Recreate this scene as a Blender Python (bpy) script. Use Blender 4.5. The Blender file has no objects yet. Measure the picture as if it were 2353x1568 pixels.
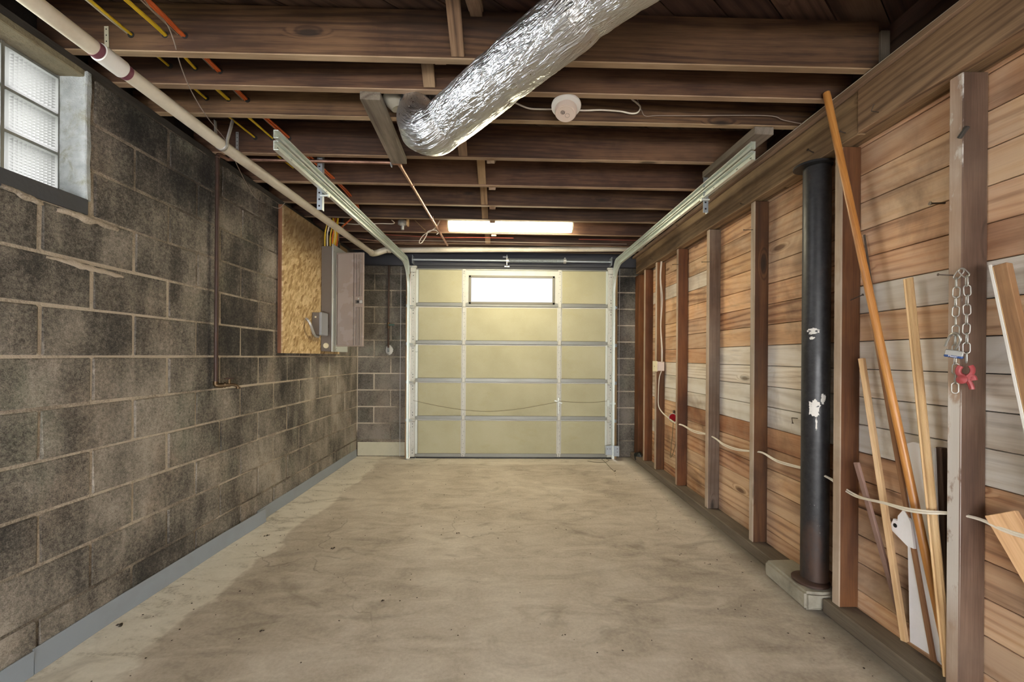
import bpy, bmesh, math, random
from mathutils import Vector, Matrix, noise as mnoise
V = Vector
R = random.Random(7)
SC = bpy.context.scene
C = SC.collection
PI = math.pi

# ------------------------------------------------------------------ camera
FPX, CX, CY = 950.0, 1176.5, 820.0
CAMZ, YAW, ROLL = 1.232, 0.0165, 0.0072
FWD = V((math.sin(YAW), math.cos(YAW), 0))
R0 = V((math.cos(YAW), -math.sin(YAW), 0))
U0 = V((0, 0, 1))
RGT = R0 * math.cos(ROLL) + U0 * math.sin(ROLL)
UPV = U0 * math.cos(ROLL) - R0 * math.sin(ROLL)
CAM = V((0, 0, CAMZ))
cd = bpy.data.cameras.new('camera')
cd.sensor_width = 36.0
cd.lens = FPX * 36.0 / 2353.0
cd.shift_y = (CY - 784.0) / 2353.0
cd.clip_start = 0.02
cam = bpy.data.objects.new('camera', cd)
C.objects.link(cam)
m3 = Matrix((RGT, UPV, -FWD)).transposed()
cam.matrix_world = Matrix.Translation(CAM) @ m3.to_4x4()
SC.camera = cam

# ------------------------------------------------------------------ world, exposure, big lights
SC.view_settings.view_transform = 'Standard'
SC.view_settings.look = 'None'
SC.view_settings.gamma = 1.0
SC.view_settings.use_curve_mapping = False
SC.view_settings.exposure = 2.3
w = bpy.data.worlds.new('overcast_sky')
SC.world = w
w.use_nodes = True
wb = w.node_tree.nodes['Background']
wb.inputs[0].default_value = (0.97, 0.975, 0.98, 1)
wb.inputs[1].default_value = 5.0
TUBE = 16.0        # strength of the fluorescent lens
TUBE_COL = (1.0, 0.90, 0.62)

# ------------------------------------------------------------------ measuring helpers: a sight line met with a real plane
def ray(px, py):
    return FWD + RGT * ((px - CX) / FPX) - UPV * ((py - CY) / FPX)
def onX(px, py, X):
    d = ray(px, py); return CAM + d * (X / d.x)
def onY(px, py, Y):
    d = ray(px, py); return CAM + d * (Y / d.y)
def onZ(px, py, Z):
    d = ray(px, py); return CAM + d * ((Z - CAMZ) / d.z)

# ------------------------------------------------------------------ object helpers
WM = {}
def wm(o): return WM.get(o.name, Matrix.Identity(4))
def place(o, parent=None, M=None):
    M = M or Matrix.Identity(4)
    if parent is not None:
        o.parent = parent
        o.matrix_parent_inverse = wm(parent).inverted()
    o.matrix_basis = M
    C.objects.link(o)
    WM[o.name] = M.copy()
    return o
def obj(name, bm, mat, parent=None, smooth=False, M=None):
    if isinstance(bm, bmesh.types.BMesh):
        me = bpy.data.meshes.new(name)
        bmesh.ops.recalc_face_normals(bm, faces=bm.faces[:])
        if smooth:
            for f in bm.faces: f.smooth = True
        bm.to_mesh(me); bm.free()
        if smooth and hasattr(me, 'set_sharp_from_angle'): me.set_sharp_from_angle(angle=math.radians(40))
    else:
        me = bm
    if mat is not None and not me.materials: me.materials.append(mat)
    return place(bpy.data.objects.new(name, me), parent, M)
def tag(o, label=None, cat=None, group=None, kind=None):
    if label: o['label'] = label
    if cat: o['category'] = cat
    if group: o['group'] = group
    if kind: o['kind'] = kind
    return o
def thing(name, label, cat, loc, group=None):
    o = bpy.data.objects.new(name, None)
    o.empty_display_size = 0.05
    place(o, None, Matrix.Translation(V(loc)))
    return tag(o, label, cat, group)
def dup(o, M, parent):
    """copy of one mesh object (shared data) at world matrix M"""
    c = o.copy()
    c.parent = None
    return place(c, parent, M)

def NB(): return bmesh.new()
def box(bm, c, s, rot=None, bev=0.0):
    M = Matrix.Translation(V(c)) @ (rot.to_4x4() if rot is not None else Matrix.Identity(4)) @ Matrix.Diagonal(V((s[0], s[1], s[2], 1)))
    r = bmesh.ops.create_cube(bm, size=1.0, matrix=M)
    if bev > 0:
        es = set()
        for v in r['verts']:
            for e in v.link_edges: es.add(e)
        bmesh.ops.bevel(bm, geom=list(es), offset=bev, segments=1, affect='EDGES', profile=0.5)
def span(bm, a, b, bev=0.0):
    a, b = V(a), V(b)
    box(bm, (a + b) / 2, [abs(b[i] - a[i]) for i in range(3)], None, bev)
def frame_of(d, ref=None):
    d = V(d).normalized()
    ref = V(ref) if ref is not None else (V((0, 0, 1)) if abs(d.z) < 0.9 else V((1, 0, 0)))
    y = (ref - d * ref.dot(d)).normalized()
    return d, y, d.cross(y)
def cyl(bm, a, b, r, seg=16, r2=None, cap=True):
    a, b = V(a), V(b)
    d, y, z = frame_of(b - a)
    r2 = r if r2 is None else r2
    A = [bm.verts.new(a + (y * math.cos(2 * PI * k / seg) + z * math.sin(2 * PI * k / seg)) * r) for k in range(seg)]
    B = [bm.verts.new(b + (y * math.cos(2 * PI * k / seg) + z * math.sin(2 * PI * k / seg)) * r2) for k in range(seg)]
    for k in range(seg):
        bm.faces.new((A[k], A[(k + 1) % seg], B[(k + 1) % seg], B[k]))
    if cap:
        bm.faces.new(A[::-1]); bm.faces.new(B)
def smoothpts(pts, n=6, closed=False):
    P = [V(p) for p in pts]
    if len(P) < 3: return P
    out = []
    N = len(P)
    rng = range(N if closed else N - 1)
    for i in rng:
        if closed:
            p0, p1, p2, p3 = P[(i - 1) % N], P[i], P[(i + 1) % N], P[(i + 2) % N]
        else:
            p0, p1, p2, p3 = P[max(i - 1, 0)], P[i], P[i + 1], P[min(i + 2, N - 1)]
        for k in range(n):
            t = k / n
            out.append(0.5 * ((2 * p1) + (p2 - p0) * t + (2 * p0 - 5 * p1 + 4 * p2 - p3) * t * t + (3 * p1 - p0 - 3 * p2 + p3) * t ** 3))
    if not closed: out.append(P[-1])
    return out
def sweep(bm, pts, prof, ref=None, closed=False, scale=None, cap=True):
    """closed 2D profile (list of (u,v)) carried along pts; u along ref side, v across"""
    P = [V(p) for p in pts]
    n = len(P)
    rings = []
    y = None
    for i in range(n):
        if closed: t = P[(i + 1) % n] - P[(i - 1) % n]
        else: t = P[min(i + 1, n - 1)] - P[max(i - 1, 0)]
        t.normalize()
        if y is None:
            _, y, z = frame_of(t, ref)
        else:
            y = (y - t * y.dot(t)).normalized(); z = t.cross(y)
        if ref is not None:
            rr = V(ref); q = rr - t * rr.dot(t)
            if q.length > 0.2: y = q.normalized(); z = t.cross(y)
        s = scale[i] if scale else 1.0
        rings.append([bm.verts.new(P[i] + (y * u + z * v) * s) for u, v in prof])
    m = len(prof)
    for i in range(n if closed else n - 1):
        A, B = rings[i], rings[(i + 1) % n]
        for k in range(m):
            bm.faces.new((A[k], A[(k + 1) % m], B[(k + 1) % m], B[k]))
    if cap and not closed:
        try:
            bm.faces.new(rings[0][::-1]); bm.faces.new(rings[-1])
        except ValueError: pass
    return rings
def circ(r, seg=8, sy=1.0): return [(r * math.cos(2 * PI * k / seg), sy * r * math.sin(2 * PI * k / seg)) for k in range(seg)]
def tube(bm, pts, r, seg=8, n=6, closed=False, sy=1.0, ref=None):
    pp = smoothpts(pts, n, closed) if n > 1 else [V(p) for p in pts]
    return sweep(bm, pp, circ(r, seg, sy), ref, closed)
def lathe(bm, prof, origin, axis, seg=24, cap=True):
    o = V(origin)
    d, y, z = frame_of(axis)
    rings = []
    for (r, h) in prof:
        rings.append([bm.verts.new(o + d * h + (y * math.cos(2 * PI * k / seg) + z * math.sin(2 * PI * k / seg)) * max(r, 1e-4)) for k in range(seg)])
    for A, B in zip(rings, rings[1:]):
        for k in range(seg):
            bm.faces.new((A[k], A[(k + 1) % seg], B[(k + 1) % seg], B[k]))
    if cap:
        bm.faces.new(rings[0][::-1]); bm.faces.new(rings[-1])
def prism(bm, poly, off):
    """polygon of world points thickened by the vector off"""
    off = V(off)
    A = [bm.verts.new(V(p)) for p in poly]
    B = [bm.verts.new(V(p) + off) for p in poly]
    bm.faces.new(A[::-1]); bm.faces.new(B)
    n = len(A)
    for k in range(n): bm.faces.new((A[k], A[(k + 1) % n], B[(k + 1) % n], B[k]))
def board(name, a, b, wid, thk, side, mat, parent=None, bev=0.002, wob=0.0):
    """a board from a to b (centre line); wid along side, thk across; local x runs along its length"""
    a, b = V(a), V(b)
    d, y, z = frame_of(b - a, side)
    L = (b - a).length
    M = Matrix((d, y, z)).transposed().to_4x4()
    M.translation = a
    bm = NB()
    box(bm, (L / 2, 0, 0), (L, wid, thk), None, min(bev, thk * 0.3, wid * 0.3))
    if wob:
        for v in bm.verts: v.co += V((0, R.uniform(-wob, wob), R.uniform(-wob, wob)))
    return obj(name, bm, mat, parent, False, M)

# ------------------------------------------------------------------ materials
class G:
    def __init__(s, name):
        s.m = bpy.data.materials.new(name); s.m.use_nodes = True
        s.t = s.m.node_tree; s.t.nodes.clear()
        s.out = s.t.nodes.new('ShaderNodeOutputMaterial')
        s.b = s.t.nodes.new('ShaderNodeBsdfPrincipled')
        s.t.links.new(s.b.outputs[0], s.out.inputs[0])
    def put(s, sock, v):
        if v is None: return
        if isinstance(v, bpy.types.NodeSocket): s.t.links.new(v, sock)
        elif isinstance(v, (tuple, list)) and len(v) == 3 and sock.type == 'RGBA': sock.default_value = (*v, 1)
        else: sock.default_value = v
    def n(s, typ, props=None, **ins):
        nd = s.t.nodes.new('ShaderNode' + typ)
        for k, v in (props or {}).items(): setattr(nd, k, v)
        for k, v in ins.items():
            key = int(k[1:]) if k[0] == 'i' and k[1:].isdigit() else k.replace('_', ' ')
            s.put(nd.inputs[key], v)
        return nd
    def co(s, what='Object'): return s.n('TexCoord').outputs[what]
    def pos(s): return s.n('NewGeometry').outputs['Position']
    def rnd(s): return s.n('ObjectInfo').outputs['Random']
    def xyz(s, v): o = s.n('SeparateXYZ', i0=v).outputs; return o[0], o[1], o[2]
    def vec(s, x, y, z): return s.n('CombineXYZ', i0=x, i1=y, i2=z).outputs[0]
    def map(s, v, sc=(1, 1, 1), loc=(0, 0, 0)): return s.n('Mapping', i0=v, Scale=V(sc), Location=V(loc)).outputs[0]
    def vadd(s, a, b): return s.n('VectorMath', {'operation': 'ADD'}, i0=a, i1=b).outputs[0]
    def noise(s, v, sc=1.0, det=3.0, rough=0.55, dist=0.0): return s.n('TexNoise', Vector=v, Scale=sc, Detail=det, Roughness=rough, Distortion=dist).outputs[0]
    def vor(s, v, sc=1.0, rnd=1.0): o = s.n('TexVoronoi', Vector=v, Scale=sc, Randomness=rnd).outputs; return o[0], o[1]
    def m_(s, op, a, b=None, c=None):
        nd = s.n('Math', {'operation': op}); s.put(nd.inputs[0], a); s.put(nd.inputs[1], b); s.put(nd.inputs[2], c); return nd.outputs[0]
    def mr(s, v, a, b, c=0.0, d=1.0, clamp=True): return s.n('MapRange', {'clamp': clamp}, i0=v, i1=a, i2=b, i3=c, i4=d).outputs[0]
    def ramp(s, v, stops):
        nd = s.n('ValToRGB', i0=v); e = nd.color_ramp.elements
        while len(e) < len(stops): e.new(0.5)
        for el, (p, c) in zip(e, stops): el.position = p; el.color = (*c, 1)
        return nd.outputs[0]
    def mix(s, f, a, b, mode='MIX'):
        nd = s.n('Mix', {'data_type': 'RGBA', 'blend_type': mode})
        s.put(nd.inputs[0], f); s.put(nd.inputs[6], a); s.put(nd.inputs[7], b); return nd.outputs[2]
    def hsv(s, c, h=0.5, sa=1.0, v=1.0): return s.n('HueSaturation', Hue=h, Saturation=sa, Value=v, Color=c).outputs[0]
    def bump(s, h, st=0.3, d=0.01): 
        return s.n('Bump', Strength=st, Distance=d, Height=h).outputs[0]
    def done(s, col=None, rough=None, metal=None, nrm=None, **kw):
        s.put(s.b.inputs['Base Color'], col); s.put(s.b.inputs['Roughness'], rough); s.put(s.b.inputs['Metallic'], metal)
        if nrm is not None: s.put(s.b.inputs['Normal'], nrm)
        for k, v in kw.items(): s.put(s.b.inputs[k.replace('_', ' ')], v)
        return s.m
def plain(name, col, rough=0.5, metal=0.0, var=0.12, sc=12.0, bump=0.05, dirt=None, dirt_amt=0.4):
    g = G(name); p = g.pos()
    n = g.noise(p, sc, 4)
    c = g.mix(1.0, col, g.mix(n, (1 - var,) * 3, (1 + var,) * 3), 'MULTIPLY')
    if dirt is not None:
        d = g.mr(g.noise(p, sc * 0.5, 6, 0.7, 0.4), 0.5, 0.72)
        c = g.mix(g.m_('MULTIPLY', d, dirt_amt), c, dirt)
    return g.done(c, g.mr(n, 0.3, 0.7, max(rough - 0.08, 0.02), min(rough + 0.08, 1)), metal, g.bump(g.noise(p, sc * 8, 3), bump, 0.004) if bump else None)
def wood(name, dark, mid, light, rings=26.0, contrast=1.0, var=0.25, wash=None, wash_amt=0.0, stain=(0.02, 0.014, 0.01), stain_amt=0.4, knots=True, rough=0.75, sat=1.0, paint=False, streak=0.25):
    g = G(name)
    o = g.co('Object'); r = g.rnd()
    o = g.vadd(o, g.vec(g.m_('MULTIPLY', r, 37.0), g.m_('MULTIPLY', r, 11.0), g.m_('MULTIPLY', r, 5.0)))
    x, y, z = g.xyz(o)
    warp = g.noise(g.map(o, (0.55, 5.0, 5.0)), 1.0, 2, 0.5)
    wide = g.noise(g.map(o, (0.22, 2.0, 2.0), (3, 1, 7)), 1.0, 1)
    ph = g.m_('ADD', g.m_('MULTIPLY', g.m_('ADD', y, g.m_('MULTIPLY', z, 0.6)), rings * 1.15), g.m_('ADD', g.m_('MULTIPLY', warp, rings * 0.17), g.m_('MULTIPLY', wide, rings * 0.75)))
    kd, kc = g.vor(g.map(o, (1.9, 6.5, 6.5)), 1.0)
    ksel = g.m_('GREATER_THAN', g.xyz(kc)[0], 0.55)
    if knots:
        halo = g.m_('MULTIPLY', g.mr(kd, 0.0, 0.22, 1.0, 0.0), ksel)
        ph = g.m_('ADD', ph, g.m_('MULTIPLY', halo, 3.0))
    ring = g.m_('MULTIPLY_ADD', g.m_('SINE', g.m_('MULTIPLY', ph, 6.0)), 0.5, 0.5)
    ring = g.m_('MULTIPLY', g.m_('POWER', ring, 2.4), g.mr(g.noise(g.map(o, (0.8, 4, 4), (2, 2, 2)), 1.0, 3), 0.35, 0.65, 0.35, 1.15))
    fine = g.noise(g.map(o, (7, 170, 170)), 1.0, 3, 0.6)
    blot = g.noise(g.map(o, (1.6, 4, 4), (9, 4, 2)), 1.0, 4)
    r3 = g.m_('FRACT', g.m_('MULTIPLY', r, 53.7))
    f = g.m_('ADD', g.m_('MULTIPLY', g.m_('MULTIPLY', ring, g.mr(r3, 0, 1, 0.5, 1.9)), -0.24 * contrast), g.m_('ADD', g.m_('MULTIPLY', fine, 0.42), g.m_('MULTIPLY', blot, 1.0)))
    f = g.m_('ADD', f, -0.20)
    c = g.ramp(f, [(0.12, dark), (0.42, mid), (0.72, light)])
    r2 = g.m_('FRACT', g.m_('MULTIPLY', r, 17.3))
    c = g.hsv(c, g.mr(r2, 0, 1, 0.492, 0.508), sat, g.mr(r, 0, 1, 1 - var, 1 + var))
    p = g.pos()
    if wash is not None:
        wn = g.mr(g.m_('ADD', g.noise(g.map(p, (1, 1.5, 2.2)), 1.6, 4, 0.6, 0.3), g.m_('MULTIPLY', r2, 0.3)), 0.45, 0.8)
        wn = g.m_('MULTIPLY', wn, g.mr(ring, 0, 1, 1.0, 0.55))
        c = g.mix(g.m_('MULTIPLY', wn, wash_amt), c, wash)
    st = g.mr(g.noise(g.map(p, (1, 1, 1), (5, 5, 5)), 1.7, 6, 0.62, 0.5), 0.53, 0.75)
    c = g.mix(g.m_('MULTIPLY', st, stain_amt), c, stain)
    sk = g.mr(g.noise(g.map(o, (0.9, 11, 11), (4, 9, 1)), 1.0, 5, 0.65, 0.3), 0.56, 0.72)
    c = g.mix(g.m_('MULTIPLY', sk, streak), c, tuple(q * 0.55 for q in dark))
    if knots:
        kn = g.m_('MULTIPLY', g.mr(g.m_('ADD', kd, g.m_('MULTIPLY', fine, 0.05)), 0.10, 0.17, 1.0, 0.0), ksel)
        c = g.mix(g.m_('MULTIPLY', kn, 0.85), c, tuple(q * 0.45 for q in dark))
    if paint:      # old whitewash left on the edge that faces the room, up to shoulder height
        nx = g.xyz(g.n('NewGeometry').outputs['True Normal'])[0]
        pz = g.xyz(p)[2]
        pm = g.mr(g.m_('ADD', g.noise(g.map(p, (1, 1, 0.5)), 9, 5, 0.7), g.mr(pz, 0.35, 1.65, 0.16, -0.04)), 0.5, 0.58)
        pm = g.m_('MULTIPLY', g.m_('MULTIPLY', pm, g.m_('LESS_THAN', nx, -0.6)), g.mr(pz, 0.25, 0.45))
        c = g.mix(g.m_('MULTIPLY', pm, 0.8), c, (0.58, 0.55, 0.51))
    h = g.m_('ADD', g.m_('MULTIPLY', fine, 0.6), g.m_('MULTIPLY', ring, -0.12))
    return g.done(c, rough, 0.0, g.bump(h, 0.25, 0.003))

M = {}
M['joist'] = wood('joist_wood', (0.017, 0.0075, 0.0045), (0.052, 0.025, 0.0145), (0.15, 0.083, 0.047), 22, 0.6, 0.22, None, 0, (0.010, 0.005, 0.004), 0.55, sat=1.08)
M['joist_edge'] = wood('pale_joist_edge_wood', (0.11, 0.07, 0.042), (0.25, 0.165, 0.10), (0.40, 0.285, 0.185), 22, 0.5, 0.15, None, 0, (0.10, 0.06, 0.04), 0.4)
M['joist_dark'] = wood('subfloor_wood', (0.035, 0.017, 0.012), (0.08, 0.042, 0.03), (0.14, 0.08, 0.055), 18, 0.9, 0.3)
M['stud'] = wood('stud_wood', (0.030, 0.011, 0.005), (0.080, 0.030, 0.013), (0.17, 0.076, 0.036), 16, 0.6, 0.25, (0.32, 0.24, 0.18), 0.06, (0.025, 0.014, 0.010), 0.4, sat=1.15)
M['stud_gray'] = wood('weathered_stud_wood', (0.034, 0.019, 0.012), (0.085, 0.050, 0.032), (0.17, 0.112, 0.077), 16, 0.6, 0.12, (0.38, 0.33, 0.28), 0.2, (0.045, 0.018, 0.010), 0.6, sat=1.1)
M['girder'] = wood('girder_wood', (0.075, 0.040, 0.020), (0.20, 0.120, 0.065), (0.36, 0.235, 0.135), 22, 0.7, 0.1, None, 0, (0.03, 0.018, 0.012), 0.5)
M['sheath'] = wood('warm_sheathing_wood', (0.19, 0.070, 0.025), (0.46, 0.225, 0.100), (0.66, 0.395, 0.205), 18, 1.0, 0.3, (0.62, 0.49, 0.37), 0.5, (0.07, 0.035, 0.02), 0.75, streak=0.7)
M['sheath_gray'] = wood('weathered_sheathing_wood', (0.25, 0.165, 0.10), (0.52, 0.43, 0.325), (0.70, 0.63, 0.53), 18, 0.7, 0.18, (0.70, 0.67, 0.63), 0.8, (0.17, 0.10, 0.06), 0.8, streak=0.5)
M['sill'] = wood('dirty_sill_wood', (0.06, 0.045, 0.032), (0.125, 0.098, 0.07), (0.20, 0.16, 0.12), 16, 0.6, 0.1, None, 0, (0.03, 0.025, 0.02), 0.7)
M['plate'] = wood('sooty_plate_wood', (0.012, 0.011, 0.010), (0.028, 0.025, 0.022), (0.06, 0.052, 0.044), 12, 0.5, 0.1, None, 0, (0.01, 0.01, 0.01), 0.6)
M['stud_near'] = wood('paint_splashed_stud_wood', (0.032, 0.016, 0.009), (0.085, 0.047, 0.028), (0.17, 0.105, 0.066), 16, 0.6, 0.05, (0.36, 0.30, 0.24), 0.12, (0.04, 0.016, 0.009), 0.6, paint=True)
M['stud_edge'] = wood('lit_stud_edge_wood', (0.13, 0.08, 0.05), (0.28, 0.185, 0.12), (0.42, 0.30, 0.205), 16, 0.5, 0.12, (0.52, 0.46, 0.40), 0.4, (0.10, 0.055, 0.035), 0.5)  # paler than the stud sides: light from the left painted in
M['stud_edge_painted'] = wood('lit_paint_splashed_stud_edge', (0.14, 0.09, 0.06), (0.30, 0.20, 0.135), (0.44, 0.32, 0.225), 16, 0.5, 0.05, (0.52, 0.46, 0.40), 0.4, (0.10, 0.055, 0.035), 0.5, paint=True)
M['pale'] = wood('pale_lath_wood', (0.42, 0.24, 0.11), (0.62, 0.40, 0.20), (0.76, 0.54, 0.32), 40, 0.5, 0.12, None, 0, (0.18, 0.10, 0.05), 0.3, False)
M['orange'] = wood('varnished_handle_wood', (0.28, 0.105, 0.022), (0.45, 0.195, 0.045), (0.58, 0.30, 0.09), 60, 0.5, 0.05, None, 0, (0.2, 0.08, 0.02), 0.25, False, 0.38)
M['lath_brown'] = wood('brown_lath_wood', (0.12, 0.055, 0.025), (0.26, 0.13, 0.06), (0.38, 0.21, 0.11), 40, 0.5, 0.15, None, 0, (0.05, 0.025, 0.015), 0.4, False)
M['lath_gray'] = wood('mauve_brown_lath_wood', (0.13, 0.075, 0.058), (0.22, 0.135, 0.105), (0.32, 0.215, 0.175), 40, 0.4, 0.1, None, 0, (0.08, 0.05, 0.04), 0.3, False)
M['graywood'] = wood('old_gray_wood', (0.09, 0.07, 0.05), (0.20, 0.165, 0.125), (0.34, 0.29, 0.23), 24, 0.6, 0.15, None, 0, (0.05, 0.04, 0.03), 0.5)
M['frame_brown'] = wood('red_brown_frame_wood', (0.09, 0.035, 0.015), (0.20, 0.085, 0.038), (0.30, 0.15, 0.075), 22, 0.7, 0.1)
M['jamb'] = wood('jamb_wood', (0.13, 0.075, 0.03), (0.26, 0.165, 0.075), (0.36, 0.25, 0.13), 22, 0.7, 0.15, None, 0, (0.05, 0.03, 0.015), 0.6)

def block_mat(name, k=1.0):
    g = G(name); p = g.pos(); r = g.rnd()
    x, y, z = g.xyz(p)
    big = g.noise(p, 1.25, 5, 0.6, 0.35)
    mid = g.noise(g.map(p, (1, 1, 0.45), (4, 4, 4)), 4.5, 5, 0.62, 0.3)
    spk = g.noise(p, 210, 2, 0.7)
    spk2 = g.noise(p, 70, 3, 0.7)
    cen = lambda n_, k_: g.m_('MULTIPLY', g.m_('SUBTRACT', n_, 0.5), k_)
    strk = g.noise(g.map(p, (1, 2.6, 0.5), (3, 1, 0)), 2.6, 4, 0.6, 0.6)
    v = g.m_('ADD', cen(big, 1.25), g.m_('ADD', cen(mid, 0.75), g.m_('ADD', cen(strk, 0.55), g.m_('ADD', cen(spk, 0.55), cen(spk2, 0.65)))))
    v = g.m_('ADD', g.m_('ADD', v, 0.69), g.mr(r, 0, 1, -0.05, 0.05))
    # soot collects high on the wall; the courses in the middle stay paler
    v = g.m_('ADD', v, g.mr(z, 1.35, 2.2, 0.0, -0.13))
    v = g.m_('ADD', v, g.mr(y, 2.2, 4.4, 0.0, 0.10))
    c = g.ramp(v, [(0.30, (0.018 * k, 0.0165 * k, 0.0155 * k)), (0.52, (0.072 * k, 0.064 * k, 0.054 * k)), (0.72, (0.19 * k, 0.168 * k, 0.138 * k)), (0.98, (0.36 * k, 0.315 * k, 0.265 * k))])
    gr = g.mr(g.noise(g.map(p, (1, 1, 1), (9, 2, 5)), 2.1, 3, 0.6, 0.4), 0.55, 0.7)
    c = g.mix(g.m_('MULTIPLY', gr, 0.30), c, g.mix(1.0, c, (0.72, 1.0, 0.86), 'MULTIPLY'))
    pk = g.mr(g.noise(g.map(p, (1, 1, 1), (1, 7, 5)), 1.6, 3, 0.6, 0.4), 0.55, 0.7)
    c = g.mix(g.m_('MULTIPLY', pk, 0.35), c, g.mix(1.0, c, (1.18, 0.98, 0.86), 'MULTIPLY'))
    pits = g.vor(p, 130)[0]
    h = g.m_('ADD', g.m_('MULTIPLY', spk2, 0.7), g.m_('ADD', g.m_('MULTIPLY', g.mr(pits, 0, 0.4), 0.5), g.m_('MULTIPLY', spk, 0.4)))
    return g.done(c, 0.95, 0, g.bump(h, 0.55, 0.006))
M['block'] = block_mat('soot_stained_concrete_block')
M['block_dark'] = block_mat('mould_darkened_concrete_block', 0.6)
def mortar_mat():
    g = G('sandy_mortar'); p = g.pos(); x, y, z = g.xyz(p)
    n = g.noise(p, 1.9, 6, 0.66, 0.5); s = g.noise(p, 120, 3, 0.7)
    v = g.m_('ADD', g.m_('MULTIPLY', n, 0.85), g.m_('MULTIPLY', s, 0.35))
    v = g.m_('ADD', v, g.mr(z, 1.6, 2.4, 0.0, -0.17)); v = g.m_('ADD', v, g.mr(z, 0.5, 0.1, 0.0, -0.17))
    c = g.ramp(v, [(0.38, (0.06, 0.05, 0.04)), (0.51, (0.21, 0.175, 0.135)), (0.64, (0.46, 0.39, 0.305))])
    return g.done(c, 0.95, 0, g.bump(g.m_('ADD', s, g.noise(p, 45, 4)), 0.7, 0.008))
M['mortar'] = mortar_mat()
def floor_mat():
    g = G('stained_concrete_slab'); p = g.pos(); x, y, z = g.xyz(p)
    big = g.noise(g.map(p, (1.0, 0.8, 1)), 0.9, 5, 0.6, 0.5)
    md = g.noise(g.map(p, (1.4, 3.2, 1), (3, 8, 0)), 2.4, 6, 0.66, 0.9)
    fn = g.noise(p, 60, 4, 0.7)
    v = g.m_('ADD', g.m_('MULTIPLY', big, 0.55), g.m_('ADD', g.m_('MULTIPLY', md, 0.45), g.m_('MULTIPLY', fn, 0.22)))
    c = g.ramp(v, [(0.43, (0.24, 0.198, 0.158)), (0.57, (0.43, 0.37, 0.302)), (0.73, (0.61, 0.545, 0.465))])
    # pale re-skimmed strips along the block wall and the door sill, with a wandering edge
    wn = g.noise(g.map(p, (1, 1, 1), (2, 2, 0)), 2.3, 5, 0.6)
    e1 = g.mr(g.m_('ADD', x, g.m_('MULTIPLY', g.m_('SUBTRACT', wn, 0.5), 0.36)), -1.475, -1.445, 1.0, 0.0)
    e2 = g.mr(g.m_('ADD', y, g.m_('MULTIPLY', g.m_('SUBTRACT', wn, 0.5), 0.25)), 4.70, 4.74, 0.0, 1.0)
    pale = g.ramp(g.m_('ADD', g.m_('MULTIPLY', md, 0.7), g.m_('MULTIPLY', fn, 0.3)), [(0.34, (0.32, 0.28, 0.22)), (0.45, (0.66, 0.61, 0.52)), (0.7, (0.80, 0.75, 0.66))])
    c = g.mix(g.m_('MULTIPLY', e1, 0.92), c, pale)
    c = g.mix(g.m_('MULTIPLY', e2, 0.5), c, pale)
    # damp dark stains, cracks, darker band by the sill
    ds = g.mr(g.noise(g.map(p, (1.1, 2.0, 1), (7, 3, 0)), 1.9, 5, 0.62, 1.2), 0.58, 0.72)
    c = g.mix(g.m_('MULTIPLY', ds, 0.5), c, (0.16, 0.128, 0.095))
    cr = g.n('TexVoronoi', {'feature': 'DISTANCE_TO_EDGE'}, Vector=g.vadd(p, g.map(g.n('TexNoise', Vector=p, Scale=3.0, Detail=4.0).outputs[1], (0.5, 0.5, 0))), Scale=0.55).outputs[0]
    crk = g.m_('MULTIPLY', g.mr(cr, 0.0, 0.0035, 1.0, 0.0), g.mr(g.noise(p, 1.3, 2), 0.5, 0.6))
    c = g.mix(g.m_('MULTIPLY', crk, 0.5), c, (0.09, 0.07, 0.05))
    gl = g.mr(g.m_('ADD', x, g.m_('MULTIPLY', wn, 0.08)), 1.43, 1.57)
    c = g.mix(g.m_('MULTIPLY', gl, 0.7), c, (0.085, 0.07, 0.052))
    sp = g.vor(p, 24)[0]
    spm = g.mr(sp, 0.055, 0.075, 1.0, 0.0)
    c = g.mix(g.m_('MULTIPLY', spm, g.mr(g.noise(p, 3.1, 2), 0.55, 0.62, 0, 0.75)), c, (0.03, 0.023, 0.018))
    return g.done(c, g.mr(md, 0.3, 0.7, 0.62, 0.85), 0, g.bump(g.m_('ADD', g.m_('MULTIPLY', md, 0.8), g.m_('MULTIPLY', fn, 0.25)), 0.25, 0.01))
M['floor'] = floor_mat()
def foil_mat():
    g = G('crumpled_aluminium_foil'); o = g.co('UV')
    n1 = g.noise(g.map(o, (9, 46, 1)), 1.0, 3, 0.5, 0.6)
    n2 = g.noise(g.map(o, (14, 26, 1), (5, 5, 0)), 1.0, 2, 0.5, 1.0)
    n3 = g.noise(g.map(o, (5, 10, 1), (2, 5, 0)), 1.0, 3, 0.6, 0.5)
    rid = g.m_('ABSOLUTE', g.m_('SUBTRACT', n1, 0.5))
    rid2 = g.m_('ABSOLUTE', g.m_('SUBTRACT', n2, 0.5))
    h = g.m_('ADD', g.m_('MULTIPLY', rid, 1.1), g.m_('ADD', g.m_('MULTIPLY', rid2, 0.5), g.m_('MULTIPLY', n3, 0.7)))
    return g.done((0.66, 0.69, 0.73), g.mr(n2, 0.3, 0.7, 0.27, 0.37), 1.0, g.bump(h, 1.0, 0.011))
M['foil'] = foil_mat()
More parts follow.
